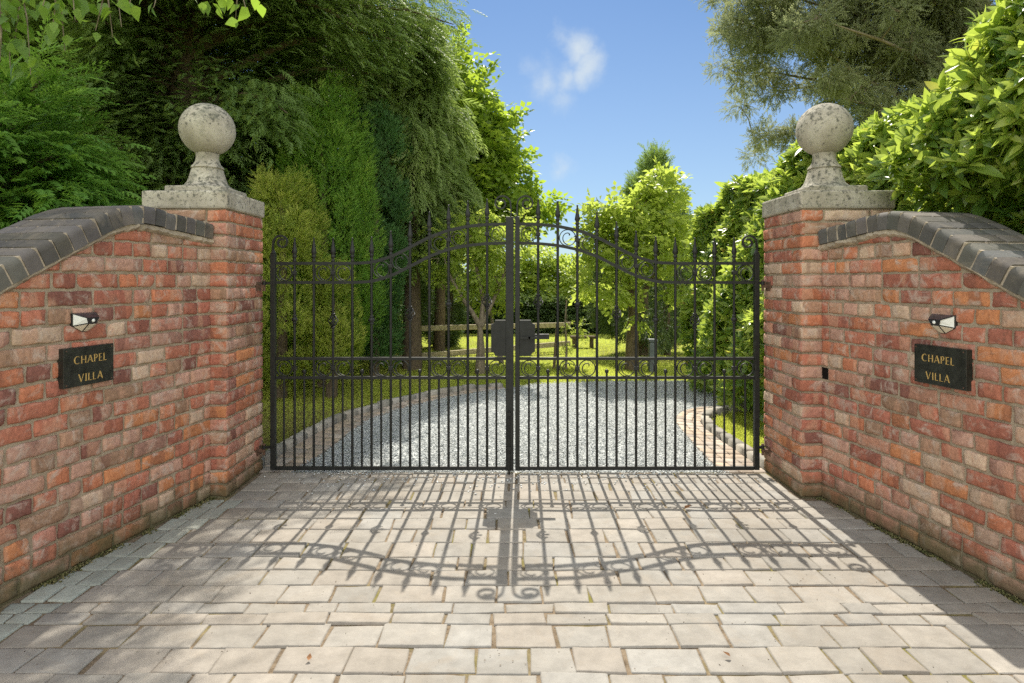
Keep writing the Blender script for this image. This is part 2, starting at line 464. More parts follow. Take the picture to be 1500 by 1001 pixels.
def conifer(name, label, cat, base, prof, zr, nl, spl, mat, bark, seed, size=(.22, .34), tpl=SPRAY, rise=.15, sag=.35, trunk_r=.2, az=None, group=None, spread=.28, lean=(0, 0), tmul=1.0, fpow=.9):
    """trunk, limbs and sprays of flat twigs set along every limb"""
    rg = np.random.default_rng(seed)
    root = thing(name, label, cat, base, group)
    top = zr[1]
    tr = MB()
    tp = [(base[0]+lean[0]*t, base[1]+lean[1]*t, base[2]-.1+t*(top+.1)) for t in np.linspace(0, 1, 9)]
    tr.tube(tp, [trunk_r*(1-.9*t)+.012 for t in np.linspace(0, 1, 9)], 10)
    P = []; A = []; TI = []
    for i in range(nl):
        f = (i+rg.uniform(0, 1))/nl
        z = zr[0] + (zr[1]-zr[0])*f**fpow
        a = rg.uniform(*(az or (0, 2*math.pi)))
        L = prof(z, a)*rg.uniform(.72, 1.08)
        if L < .12: continue
        d = np.array([math.cos(a), math.sin(a), rise+.5*f*f])
        q = (z-base[2])/top
        p0 = np.array([base[0]+lean[0]*q, base[1]+lean[1]*q, z-.15*L])
        pts = np.array(limb_pts(p0, d, L, rg, 7, sag, 0, .07))
        tr.tube(pts, list(np.linspace(.02+.018*L, .006, 7)), 5)
        n = int(spl*L)
        t = rg.uniform(.12, 1, n)**.75
        idx = t*(6-1e-4); k = idx.astype(int); fr = (idx-k)[:, None]
        pos = pts[k]*(1-fr)+pts[k+1]*fr
        dr = unit(pts[k+1]-pts[k])
        side = unit(np.cross(dr, np.array([0, 0, 1.])))
        lat = rg.normal(size=(n, 1))*spread*L**.7*(1.15-t[:, None])
        pos = pos + side*lat + rg.normal(size=(n, 3))*np.array([.05, .05, .10])*(1+L*.3)
        pos[:, 2] -= np.abs(lat[:, 0])*.22
        ax = dr + side*np.sign(lat)*rg.uniform(.2, .9, (n, 1)) + rg.normal(size=(n, 3))*.22 - np.array([0, 0, .18])
        lt = rg.uniform(.2, .8)
        P.append(pos); A.append(ax); TI.append(np.clip(lt*.5+.25*rg.random(n)+.25*t*tmul, 0, 1))
    P = np.concatenate(P); A = np.concatenate(A); TI = np.concatenate(TI)
    ok = P[:, 2] > .12; P, A, TI = P[ok], A[ok], TI[ok]
    up = np.array([0, 0, 1.])+rg.normal(size=P.shape)*.35
    V, Fq, ti = scatter(*tpl, P, A, up, rg.uniform(*size, len(P)), TI)
    tr.build('trunk', bark, root, smooth=60)
    np_mesh('crown', V, Fq, mat, root, tint=ti)
    return root

def column_tree(name, label, cat, base, height, rad, mat, bark, seed, ntuft, per, tuft=(.34, .085), size=(.07, .11), prof=None, group=None, tpl=SPRAY_FINE, outw=.35):
    """upright conifer made of flame-shaped tufts"""
    rg = np.random.default_rng(seed)
    root = thing(name, label, cat, base, group)
    tr = MB(); tr.tube([(base[0], base[1], -.05), (base[0]+.02, base[1], height*.5), (base[0], base[1], height*.93)], [.07, .05, .015], 8)
    tr.build('trunk', bark, root, smooth=60)
    prof = prof or (lambda f: min(1, f*4+.35)*(1-f**3.0)**.8)
    P = []; A = []; TI = []
    for j in range(ntuft):
        f = rg.random()**.85*.94; a = rg.uniform(0, 2*math.pi)
        r = rad*prof(f)*rg.uniform(.70, 1.05)
        c = np.array([base[0]+r*math.cos(a), base[1]+r*math.sin(a), .08+f*(height-.1)])
        out = np.array([math.cos(a), math.sin(a), 0])
        ax = unit(np.array([0, 0, 1.])+out*outw+rg.normal(size=3)*.12)
        L = tuft[0]*rg.uniform(.6, 1.25); w = tuft[1]*rg.uniform(.7, 1.3)
        t = rg.random(per)
        d = sph(rg, per); d = unit(d-(d@ax)[:, None]*ax)
        rr = w*np.sqrt(np.clip(np.sin(math.pi*np.clip(t, .02, 1)**.7), 0, 1))
        pos = c + ax*(t[:, None]*L) + d*rr[:, None]
        P.append(pos); A.append(ax*1.0+d*.8+rg.normal(size=(per, 3))*.18)
        TI.append(np.clip(rg.uniform(.0, .7)+rg.normal(size=per)*.16+.22*t, 0, 1))
    P = np.concatenate(P); A = np.concatenate(A); TI = np.concatenate(TI)
    V, Fq, ti = scatter(*tpl, P, A, rg.normal(size=P.shape), rg.uniform(*size, len(P)), TI)
    np_mesh('crown', V, Fq, mat, root, tint=ti)
    return root

def leafy(name, label, cat, base, trunks, clumps, per, mat, bark, seed, size=(.12, .2), tpl=TWIG, group=None, trunk_r=.08, shell=.35, droop=.25, limb_r=.03, flat=.8):
    """broad-leaved tree or shrub: stems, a limb into every clump, leafy twigs through the clumps"""
    rg = np.random.default_rng(seed)
    root = thing(name, label, cat, base, group)
    tr = MB(); ends = []
    for st in trunks:
        st = [np.array(p, float) for p in st[0]], st[1]
        n = len(st[0])
        tr.tube(st[0], [st[1]*(1-(.6 if n < 6 else .93)*i/(n-1))+.004 for i in range(n)], 9)
        ends += st[0][max(1, n//2):]
    P = []; A = []; TI = []
    for (c, r) in clumps:
        c = np.array(c, float)
        if ends:
            e = min(ends, key=lambda q: np.linalg.norm(q-c)+(.6*max(0, q[2]-c[2])))
            mid = (e+c)/2 + rg.normal(size=3)*.06 + np.array([0, 0, .08])
            rl = limb_r*(.5+.5*r)
            tr.tube([e, mid, c], [rl, rl*.7, rl*.3], 6)
            for _ in range(3):
                q = c+sph(rg, 1)[0]*r*.8
                tr.tube([mid*.3+c*.7, (mid*.3+c*.7+q)/2+rg.normal(size=3)*.03, q], [rl*.4, rl*.3, .003], 4)
        n = int(per*r*r)
        d = sph(rg, n)
        rr = r*(shell+(1-shell)*rg.random(n)**.6)
        # ragged outline
        lob = 1+.22*np.sin(d[:, 0]*5+c[0]*7)+.18*np.sin(d[:, 2]*6+d[:, 1]*4+c[1]*5)
        pos = c + d*(rr*lob)[:, None]*np.array([1, 1, flat])
        P.append(pos); A.append(d*.8+rg.normal(size=(n, 3))*.55-np.array([0, 0, droop]))
        TI.append(np.clip(rg.uniform(.15, .65)+rg.normal(size=n)*.16, 0, 1))
    P = np.concatenate(P); A = np.concatenate(A); TI = np.concatenate(TI)
    ok = P[:, 2] > .06; P, A, TI = P[ok], A[ok], TI[ok]
    up = np.array([0, 0, 1.])+rg.normal(size=P.shape)*.5
    V, Fq, ti = scatter(*tpl, P, A, up, rg.uniform(*size, len(P)), TI)
    if tr.v: tr.build('trunk', bark, root, smooth=60)
    np_mesh('crown', V, Fq, mat, root, tint=ti)
    return root

def px(x, y, d):
    """world point at distance d seen at photo pixel x, y (used to turn measurements into metres)"""
    return ((x-745)*d/F, d, H-(y-412)*d/F)

# ------------------------------------------------------------------ ground
RG = np.random.default_rng(11)
mb = MB(); mb.add([(-300, -120, -.03), (300, -120, -.03), (300, 400, -.03), (-300, 400, -.03)], [(0, 1, 2, 3)])
g = mb.build('ground', M['ground']); tag(g, kind='structure')

GIN_L = [(-1.45, 4.02), (-1.43, 4.2), (-1.38, 4.5), (-1.36, 4.8), (-1.345, 5.15), (-1.30, 5.6), (-1.02, 6.2), (-.72, 6.6), (-.36, 7.0), (-.04, 7.18)]
KO_L = [(-1.69, 4.02), (-1.69, 4.2), (-1.66, 4.66), (-1.60, 5.1), (-1.52, 5.5), (-1.42, 5.78), (-1.14, 6.34), (-.82, 6.75), (-.42, 7.14), (-.06, 7.30)]
GIN_R = [(1.45, 4.02), (1.43, 4.25), (1.45, 4.7), (1.48, 5.1), (1.52, 5.5), (1.60, 5.75), (1.72, 5.95), (1.95, 6.12), (2.5, 6.2)]
KO_R = [(1.73, 4.02), (1.72, 4.3), (1.70, 4.8), (1.70, 5.2), (1.73, 5.45), (1.82, 5.68), (1.95, 5.85), (2.15, 5.98), (2.6, 6.05)]
FAR = [(.35, 7.55), (1.2, 7.72), (2.77, 7.78), (4.6, 7.7), (4.6, 6.2)]
poly = GIN_L + FAR + GIN_R[::-1]
mb = MB(); mb.add([(x, y, -.016) for x, y in poly], [tuple(range(len(poly)))])
o = mb.build('gravel', M['gravel_bed']); tag(o, kind='structure')

def inside(pts, poly):
    x, y = pts[:, 0], pts[:, 1]; c = np.zeros(len(pts), bool); n = len(poly)
    for i in range(n):
        x0, y0 = poly[i]; x1, y1 = poly[(i+1) % n]
        cond = ((y0 > y) != (y1 > y)) & (x < (x1-x0)*(y-y0)/(y1-y0+1e-12)+x0)
        c ^= cond
    return c

# gravel chips
n = 95000
q = np.column_stack([RG.uniform(-1.6, 3.6, n), 4.0+3.8*RG.random(n)**1.15])
q = q[inside(q, poly)]
spill = np.column_stack([RG.uniform(-1.5, 1.5, 900), 3.965+np.abs(RG.normal(size=900))*.03])
stray = np.column_stack([RG.normal(size=260)*.9, 3.95-np.abs(RG.normal(size=260))*.16])
stray = stray[np.abs(stray[:, 0]) < 1.6]
q = np.concatenate([q, spill, stray])
oct_v = np.array([(1, 0, 0), (0, 1, 0), (-1, 0, 0), (0, -1, 0), (0, 0, .7), (0, 0, -.7)], float)
oct_f = np.array([(0, 1, 4), (1, 2, 4), (2, 3, 4), (3, 0, 4), (1, 0, 5), (0, 3, 5), (3, 2, 5), (2, 1, 5)])
trk = .06*np.sin(q[:, 1]*.9)+.02*np.sin(q[:, 1]*5)+.12*(q[:, 1]-4)**2*.25
rut = np.exp(-((q[:, 0]-trk-.72)/.13)**2)+np.exp(-((q[:, 0]-trk+.72)/.13)**2)
P = np.column_stack([q, RG.uniform(-.014, .004, len(q))-.006*rut])
P[-len(stray):, 2] = .003
V, Fq, ti = scatter(oct_v*np.array([1, .7, .42]), oct_f, P, unit(RG.normal(size=P.shape)*np.array([1, 1, .2])), np.array([0, 0, 1.])+RG.normal(size=P.shape)*.3, RG.uniform(.0055, .012, len(P)), np.clip(RG.random(len(P))-.30*rut, 0, 1))
o = np_mesh('gravel_chips', V, Fq, M['gravel'], tint=ti); tag(o, 'loose pale blue grey slate chips covering the driveway behind the gates', 'gravel', kind='stuff')

# paving: individual riven setts with worn arrises
def paver_block(x0, x1, y0, y1, z, rg, skew):
    w_, h_ = x1-x0, y1-y0; s = np.array([0, .002/w_, .008/w_, .35, .65, 1-.008/w_, 1-.002/w_, 1]); t = np.array([0, .002/h_, .008/h_, .5, 1-.008/h_, 1-.002/h_, 1])
    S, T = np.meshgrid(s, t, indexing='ij')
    hx = (x1-x0); hy = (y1-y0)
    c = rg.normal(size=(4, 2))*.0035
    cx = c[0, 0]*(1-S)*(1-T)+c[1, 0]*S*(1-T)+c[2, 0]*S*T+c[3, 0]*(1-S)*T
    cy = c[0, 1]*(1-S)*(1-T)+c[1, 1]*S*(1-T)+c[2, 1]*S*T+c[3, 1]*(1-S)*T
    e = np.minimum.reduce([S*hx, (1-S)*hx, T*hy, (1-T)*hy])
    zz = z - .004*np.exp(-e/.0014) + rg.normal(size=S.shape)*.0006
    zz = np.where(e <= 1e-9, z-.016, zz)
    corner = ((S == 0) | (S == 1)) & ((T == 0) | (T == 1))
    wob = rg.normal(size=S.shape)*.0011
    X = x0+S*hx+cx+np.where(corner, (.5-S)*.005, wob)
    Y = y0+T*hy+cy+wob+skew(x0+S*hx)
    tilt = rg.normal(size=2)*.006
    zz = zz+tilt[0]*(S-.5)*hx+tilt[1]*(T-.5)*hy
    V = np.stack([X, Y, zz], -1).reshape(-1, 3)
    ns, nt = S.shape
    i, j = np.meshgrid(np.arange(ns-1), np.arange(nt-1), indexing='ij')
    b = (i*nt+j).ravel()
    return V, np.column_stack([b, b+nt, b+nt+1, b+1])

PCOL = np.array([(.425, .395, .345), (.405, .38, .335), (.445, .415, .365), (.39, .37, .33), (.43, .39, .335), (.41, .395, .36)])*.69
def wall_x(side, y):
    return (-2.463+.2*y) if side < 0 else (2.452-.172*y)
Vs = []; Fs = []; Cs = []; nb = 0
rg = np.random.default_rng(5)
y = 4.0
while y > -.6:
    hrow = rg.choice([.125, .135, .14, .145, .155])
    if 2.30 < y < 2.42: hrow = .075
    if y > 3.85: hrow = .10
    y0 = y-hrow+.005; y1 = y
    xl = (wall_x(-1, y-hrow/2) if y < 3.6 else -1.66)+.03; xr = (wall_x(1, y-hrow/2) if y < 3.6 else 1.725)-.02
    tilt = rg.normal()*.004
    xs = []
    if y < 3.6:                                           # two columns of small setts by the left wall
        xs += [(xl, xl+.095), (xl+.105, xl+.20)]; x = xl+.21
    else:
        x = xl
    small = y > 3.85
    while x < xr-.03:
        w = rg.uniform(.10, .16) if small else rg.choice([rg.uniform(.17, .24), rg.uniform(.12, .16), rg.uniform(.2, .27)], p=[.62, .13, .25])
        if x+w > xr-.07: w = xr-x
        xs.append((x, x+w-rg.uniform(.005, .009))); x += w
    for k, (a, b) in enumerate(xs):
        v, f = paver_block(a, b, y0+rg.normal()*.001, y1+rg.normal()*.001, rg.normal()*.0018, rg, lambda X, tl=tilt: tl*X*.4)
        Vs.append(v); Fs.append(f+nb); nb += len(v)
        cc = PCOL[rg.integers(len(PCOL))]*rg.uniform(.92, 1.06)
        if y < 3.6 and k < 2: cc = np.array((.33, .36, .32))*rg.uniform(.85, 1.15)
        Cs.append(np.tile(cc, (len(v), 1)))
    y -= hrow
o = np_mesh('driveway', np.concatenate(Vs), np.concatenate(Fs), M['paver'], col=np.concatenate(Cs), smooth=True); tag(o, kind='structure')
mb = MB(); mb.add([(-2.9, -1, -.007), (2.9, -1, -.007), (2.2, 3.4, -.007), (1.80, 4.03, -.007), (-1.80, 4.03, -.007), (-2.2, 3.4, -.007)], [(0, 1, 2, 3, 4, 5)])
o = mb.build('paving_bed', M['joint']); tag(o, kind='structure')

# curved edging bands of small blocks and the raised kerb behind them
def resample(p, step):
    p = np.array(p, float); d = np.concatenate([[0], np.cumsum(np.linalg.norm(np.diff(p, axis=0), axis=1))])
    n = max(2, int(d[-1]/step)); s = np.linspace(0, d[-1], n+1)
    return np.column_stack([np.interp(s, d, p[:, 0]), np.interp(s, d, p[:, 1])])
def band(name, inner, outer, cols, rows, seed):
    rg = np.random.default_rng(seed)
    Lm = np.sum(np.linalg.norm(np.diff(np.array(inner), axis=0), axis=1))
    n = int(Lm/.11)
    a = resample(inner, Lm/n); b = resample(outer, np.sum(np.linalg.norm(np.diff(np.array(outer), axis=0), axis=1))/n)
    m = min(len(a), len(b)); mb = MB(); colr = []
    for i in range(m-1):
        for r in range(rows):
            f0 = r/rows+.012; f1 = (r+1)/rows-.012; g0, g1 = .04, .96
            pt = lambda g, f: (a[i]*(1-g)+a[i+1]*g)*(1-f)+(b[i]*(1-g)+b[i+1]*g)*f
            z = rg.normal()*.0015; q4 = [pt(g0, f0), pt(g1, f0), pt(g1, f1), pt(g0, f1)]
            ce = sum(q4)/4
            V = [(p[0], p[1], -.03) for p in q4]+[(p[0], p[1], z-.005) for p in q4]+[(p[0]*.9+ce[0]*.1, p[1]*.9+ce[1]*.1, z) for p in q4]
            mb.add(V, [(0,1,5,4),(1,2,6,5),(2,3,7,6),(3,0,4,7),(4,5,9,8),(5,6,10,9),(6,7,11,10),(7,4,8,11),(8,9,10,11)])
            cc = np.array(cols[rg.integers(len(cols))])*rg.uniform(.85, 1.15)
            colr += [cc]*12
    V = np.array(mb.v); Fq = np.array(mb.f)
    o = np_mesh(name, V, Fq, M['paver'], col=np.array(colr)); tag(o, kind='structure')
    # joint sheet
    poly = [tuple(p) for p in inner]+[tuple(p) for p in outer[::-1]]
    mb = MB(); mb.add([(x, y, -.012) for x, y in poly], [tuple(range(len(poly)))])
    o = mb.build('edging_bed', M['joint']); tag(o, kind='structure')
def kerb(name, line, w, hgt, seed, sgn, cols):
    rg = np.random.default_rng(seed); p = resample(line, .17); mb = MB(); colr = []
    for i in range(len(p)-1):
        t = p[i+1]-p[i]; L = np.linalg.norm(t); t /= L; nn = np.array([-t[1], t[0]])*sgn
        a = p[i]+t*.006; b = p[i+1]-t*.006; hh = hgt+rg.normal()*.006; off = rg.normal()*.004
        q4 = [a+nn*off, b+nn*off, b+nn*(w+off), a+nn*(w+off)]; ce = sum(q4)/4
        V = [(x[0], x[1], -.05) for x in q4]+[(x[0], x[1], hh-.012) for x in q4]+[(x[0]*.85+ce[0]*.15, x[1]*.85+ce[1]*.15, hh) for x in q4]
        mb.add(V, [(0,1,5,4),(1,2,6,5),(2,3,7,6),(3,0,4,7),(4,5,9,8),(5,6,10,9),(6,7,11,10),(7,4,8,11),(8,9,10,11)])
        colr += [np.array(cols[rg.integers(len(cols))])*rg.uniform(.8, 1.15)]*12
    o = np_mesh(name, np.array(mb.v), np.array(mb.f), M['paver'], col=np.array(colr)); tag(o, kind='structure')
BC = [(.42, .34, .27), (.47, .40, .33), (.38, .33, .28), (.50, .40, .30)]
KC = [(.36, .34, .30), (.42, .39, .33), (.30, .29, .25)]
band('edging', GIN_L, KO_L, BC, 2, 21)
band('edging', GIN_R, KO_R, BC, 3, 22)
kerb('kerb', KO_L, .075, .05, 23, 1, KC)
kerb('kerb', KO_R, .075, .05, 24, -1, KC)

# grass blades
def grass(name, label, pts, hgt, seed, wid=.006, mat='grass'):
    rg = np.random.default_rng(seed); n = len(pts)
    T = np.array([(0, -wid*.5, 0), (0, wid*.5, 0), (.55, wid*.35, .0), (.55, -wid*.35, 0), (1, 0, .0)])
    hs = rg.uniform(.5, 1.2, n)*hgt
    lean = rg.normal(size=(n, 3))*np.array([.45, .45, .1]); ax = np.array([0, 0, 1.])+lean
    x, y_, z = frames(ax, rg.normal(size=(n, 3)))
    P = np.column_stack([pts, np.full(n, -.032)])
    b0 = P-y_*wid/2; b1 = P+y_*wid/2
    mid = P+x*hs[:, None]*.55; m0 = mid-y_*wid*.38; m1 = mid+y_*wid*.38
    tip = P+x*hs[:, None]*1.0+lean*hs[:, None]*.35
    V = np.stack([b0, b1, m1, m0, tip, tip+y_*1e-4], 1).reshape(-1, 3)
    k = (np.arange(n)*6)[:, None]
    Fq = np.concatenate([k+np.array([0, 1, 2, 3]), k+np.array([3, 2, 5, 4])])
    pat = .5+.28*np.sin(pts[:, 0]*2.1+np.sin(pts[:, 1]*1.7)*2)*np.sin(pts[:, 1]*1.3+1)
    ti = np.clip(pat+rg.normal(size=n)*.2, 0, 1)
    o = np_mesh(name, V, Fq, M[mat], tint=np.repeat(ti, 6)); tag(o, label, 'grass', kind='stuff')
left_poly = [(x-.07, y) for x, y in KO_L] + [(-.10, 7.42), (.3, 7.7), (1.2, 7.85), (2.77, 7.95), (5, 7.9), (5, 9.2), (-4.2, 9.2), (-4.2, 4.05)]
p = np.column_stack([RG.uniform(-3.6, 3, 130000), RG.uniform(4.02, 9.2, 130000)]); p = p[inside(p, left_poly)]
dry = RG.random(len(p)) < np.clip((6.9-p[:, 1])/1.6, .06, .85)*np.clip((.2-p[:, 0])/1, 0, 1)
grass('grass', 'short worn brownish grass along the left kerb of the drive', p[dry], .038, 31, mat='drygrass')
grass('grass', 'green lawn edge beyond the curved left kerb', p[~dry], .035, 34)
rp = [(x+.08, y-.06) for x, y in KO_R]+[(2.6, 4.02)]
p = np.column_stack([RG.uniform(1.7, 2.7, 15000), RG.uniform(4.1, 6.0, 15000)]); p = p[inside(p, rp)]
grass('grass', 'small bright grass patch inside the right hand kerb', p, .05, 32)
p = np.column_stack([RG.uniform(-7, 8, 110000), 9.2+8*RG.random(110000)**1.2])
grass('grass', 'sunny mown lawn stretching back to the hedge', p, .030, 33, .010)

# ------------------------------------------------------------------ brick walls and piers
BCOL = np.array([(.50, .195, .11), (.45, .175, .115), (.39, .15, .105), (.27, .12, .095), (.50, .30, .23), (.57, .42, .31), (.35, .22, .15), (.54, .23, .11), (.46, .22, .165)])
BCOL = BCOL*np.array([1.0, .985, .96])
BW = np.array([.16, .18, .15, .09, .14, .09, .07, .07, .05])
CH = .077
class Bricks:
    def __init__(s, seed):
        s.rg = np.random.default_rng(seed); s.V = []; s.F = []; s.C = []; s.B = []; s.nb = 0; s.id = 0
    def brick(s, o, u, n, u0, u1, z0, z1, top=None, color=None, proud=.0105):
        rg = s.rg; s.id += 1
        a = np.array([0, .012, .05, .2, .35, .5, .65, .8, .95, .988, 1]); b = np.array([0, .03, .12, .35, .65, .88, .97, 1])
        S, T = np.meshgrid(a, b, indexing='ij')
        L = u1-u0; Hh = z1-z0
        e = np.minimum.reduce([S*L, (1-S)*L, T*Hh, (1-T)*Hh])
        pr = proud+rg.normal()*.0018
        tl = rg.normal(size=2)*.006
        d = pr*(1-np.exp(-e/.0018)) - .0018*np.exp(-e/.010) + rg.normal(size=S.shape)*.0008 + tl[0]*(S-.5)*L + tl[1]*(T-.5)*Hh
        ph = rg.uniform(0, 6, 4)                      # chipped wavy arrises
        wz = .0015*np.sin(S*L*55+ph[0])+.0013*np.sin(S*L*130+ph[1])
        wu = .0018*np.sin(T*Hh*80+ph[2])
        if rg.random() < .22:                         # a knocked corner
            cs, ct = rg.integers(2), rg.integers(2)
            dist = np.hypot((S-cs)*L, (T-ct)*Hh); d -= .012*np.exp(-(dist/.018)**2)
        d = np.where(e <= 1e-9, -.012, d)
        U = u0+S*L+wu; Z = z0+T*Hh+wz
        if top is not None:
            Z = np.minimum(Z, np.vectorize(top)(U))
        V = np.array(o)[None, None]+U[..., None]*np.array(u)+d[..., None]*np.array(n)
        V[..., 2] += Z
        nt = len(b); i, j = np.meshgrid(np.arange(len(a)-1), np.arange(nt-1), indexing='ij'); k = (i*nt+j).ravel()
        s.V.append(V.reshape(-1, 3)); s.F.append(np.column_stack([k, k+nt, k+nt+1, k+1])+s.nb); s.nb += V.shape[0]*V.shape[1]
        c = BCOL[rg.choice(len(BCOL), p=BW)]*rg.uniform(.82, 1.12) if color is None else np.array(color)
        s.C.append(np.tile(c, (S.size, 1)))
        s.B.append(np.stack([U*9, np.full_like(U, s.id*7.31), Z*2.2], -1).reshape(-1, 3))
    def build(s, name, parent):
        return np_mesh(name, np.concatenate(s.V), np.concatenate(s.F), M['brick'], parent, col=np.concatenate(s.C), extra=np.concatenate(s.B), smooth=True)

def smooth01(x):
    x = min(1, max(0, x)); return x*x*(3-2*x)

def wall(side, seed):
    A = np.array((-1.753, 3.55, 0) if side < 0 else (1.841, 3.55, 0))
    k = .2 if side < 0 else .172
    u = unit(np.array((-k if side < 0 else k, -1, 0.)))
    nrm = np.array((-u[1], u[0], 0.)); nrm = nrm if nrm[0]*side < 0 else -nrm
    L = 4.2; T = .34
    zs0 = 1.602 if side < 0 else 1.566
    us = np.linspace(-.05, L, 900); sl = np.array([(.088 if side < 0 else .108)*(1-smooth01((x-.42)/.3))-.535*smooth01((x-(.42 if side < 0 else .40))/(.42 if side < 0 else .38))*(1-smooth01((x-1.55)/.5)) for x in us])
    zt = zs0+np.concatenate([[0], np.cumsum((sl[1:]+sl[:-1])/2*np.diff(us))])
    ctop = lambda x: float(np.interp(x, us, zt))
    btop = lambda x: ctop(x)-.124
    lab = ('red brick wall curving up to the left gate pier, carrying a plaque and a small light' if side < 0
           else 'red brick wall curving up to the right gate pier below the laurel hedge')
    root = thing('brick_wall', lab, 'wall', tuple(A), 'curved brick walls flanking the gates')
    P = lambda uu, d, z: tuple(A+u*uu+nrm*d+np.array((0, 0, z)))
    # core
    uu = np.concatenate([np.linspace(0, 2.4, 80), [L]]); mb = MB(); n = len(uu)
    V = []
    for x in uu: V += [P(x, 0, -.05), P(x, 0, btop(x)), P(x, -T, btop(x)), P(x, -T, -.05)]
    Fc = []
    for i in range(n-1):
        for q in range(4):
            q2 = (q+1) % 4; Fc.append((i*4+q, i*4+q2, i*4+4+q2, i*4+4+q))
    Fc += [(3, 2, 1, 0), tuple((n-1)*4+q for q in range(4))]
    mb.add(V, Fc); mb.build('mortar_core', M['mortar'], root)
    br = Bricks(seed); rg = br.rg
    hole = []
    for c in range(21):
        z0 = c*CH+.006; z1 = (c+1)*CH-.005
        x = .004+rg.choice([0, -.11, -.055])
        hd = c % 4 == 2
        while x < L:
            w = .1025 if (hd or rg.random() < .36) else (.215 if rg.random() < .85 else rg.uniform(.13, .18))
            a = max(x, .004); b = min(x+w, L)
            x += w+.011+rg.uniform(-.002, .004)
            if b-a < .03: continue
            if min(btop(a), btop(b)) < z0+.012 and max(btop(a), btop(b)) < z0+.02: continue
            if side > 0 and .045 < (a+b)/2 < .16 and c == 9 and not hole:
                hole.append((a, min(b, a+.05), z0, z1)); br.brick(A, u, nrm, min(b, a+.05)+.01, b+.012, z0, z1, btop); continue
            br.brick(A, u, nrm, a, b, z0+rg.normal()*.0012, z1+rg.normal()*.0012, btop)
    br.build('brickwork', root)
    if hole:
        a, b, z0, z1 = hole[0]; mb = MB()
        mb.frame_box(A, u, nrm, (0, 0, 1), (a, -.01, z0), (b, .0025, z1)); mb.build('vent_hole_dark', M['hole_dark'], root)  # near-black block painted in place of the hole's inner shade
    # mortar fillet below the coping
    mb = MB(); V = []; rg2 = np.random.default_rng(seed+5)
    uu = np.linspace(0, 2.6, 150).tolist()+[L]; n = len(uu)
    for x in uu:
        j = rg2.normal()*.004; zz = ctop(x)-.092
        V += [P(x, -T-.01, zz-.03), P(x, .012+j*.5, zz-.036+j*.8), P(x, .027+j, zz-.022+j), P(x, .024+j*.7, zz-.0005), P(x, -T-.01, zz-.0005)]
    Fc = []
    for i in range(n-1):
        for q in range(5):
            q2 = (q+1) % 5; Fc.append((i*5+q, i*5+q2, i*5+5+q2, i*5+5+q))
    Fc += [tuple(range(4, -1, -1)), tuple((n-1)*5+q for q in range(5))]
    mb.add(V, Fc); mb.build('mortar_fillet', M['fillet'], root, smooth=50)
    # coping of blue bricks on edge
    Vc = []; Fcc = []; Cc = []; nb = 0; x = .012
    sec = [(.034, -.09), (.036, -.03)]+[(.036-.028*(1-math.cos(a)), -.028*(1-math.sin(a))) for a in np.linspace(0, math.pi/2, 6)]
    rowsets = [sec+[(-.072, 0), (-.072, -.09)], [(-.080, -.09), (-.080, -.004), (-.086, 0), (-.180, 0), (-.186, -.004), (-.186, -.09)], [(-.194, -.09), (-.194, -.004), (-.200, 0), (-.296, 0), (-.302, -.004), (-.302, -.09)], [(-.310, -.09), (-.310, -.004), (-.316, 0), (-.36, 0), (-.372, -.02), (-.372, -.09)]]
    jt = MB()
    while x < L-.1:
        w = .067+rg.normal()*.0015
        s0 = (ctop(x+.03)-ctop(x))/.03; ln = math.hypot(1, s0); du = w/ln
        c0 = ctop(x); c1 = ctop(x+du); t = np.array([du, c1-c0]); t /= np.linalg.norm(t); nn = np.array([-t[1], t[0]])
        base = np.array((.105, .105, .098))*rg.uniform(.75, 1.3)*np.array((rg.uniform(.95, 1.12), 1, rg.uniform(.92, 1.08)))
        jj = rg.normal()*.0018
        for rs in rowsets:
            m = len(rs); V = []
            for (pu, pz) in ((x, c0), (x+du, c1)):
                for (dd, h) in rs:
                    V.append(P(pu+nn[0]*h, dd+(jj if dd > 0 else 0), pz+nn[1]*h+jj))
            Vc += V
            for q in range(m):
                q2 = (q+1) % m; Fcc.append([nb+q, nb+q2, nb+m+q2, nb+m+q])
            Fcc.append([nb+q for q in range(m-1, -1, -1)]); Fcc.append([nb+m+q for q in range(m)])
            Cc += [base]*(2*m); nb += 2*m
        # mortar joint, slightly recessed
        d2 = .009/ln; c2 = ctop(x+du+d2); V = []
        for (pu, pz) in ((x+du-.0005, c1), (x+du+d2+.0005, c2)):
            for (dd, h) in ((.031, -.089), (.031, -.004), (-.366, -.004), (-.366, -.089)):
                V.append(P(pu+nn[0]*h, dd, pz+nn[1]*h))
        jt.add(V, [(0,1,5,4),(1,2,6,5),(2,3,7,6),(3,0,4,7),(3,2,1,0),(4,5,6,7)])
        x += du+d2
    me = bpy.data.meshes.new('coping'); og = np.array(root.location)
    me.from_pydata([tuple(np.array(p)-og) for p in Vc], [], Fcc)
    import bmesh
    bm = bmesh.new(); bm.from_mesh(me); bmesh.ops.recalc_face_normals(bm, faces=bm.faces[:]); bm.to_mesh(me); bm.free()
    at = me.attributes.new('col', 'FLOAT_COLOR', 'POINT'); cc = np.ones((len(Vc), 4), np.float32); cc[:, :3] = np.array(Cc); at.data.foreach_set('color', cc.ravel())
    me.polygons.foreach_set('use_smooth', [True]*len(me.polygons)); me.set_sharp_from_angle(angle=R(35))
    cp = link_mesh('coping', me, M['coping'], root)
    jt.build('coping_joints', M['fillet'], cp)
    # plaque
    def at_px(p_, q_):
        k_ = (p_-745)/F
        d_ = (-2.463/(k_-.2)) if side < 0 else (2.452/(k_+.172))
        return (3.55-d_)*math.hypot(1, k)
    return dict(A=A, u=u, n=nrm, P=P, at=at_px)

WL = wall(-1, 101); WR = wall(1, 202)

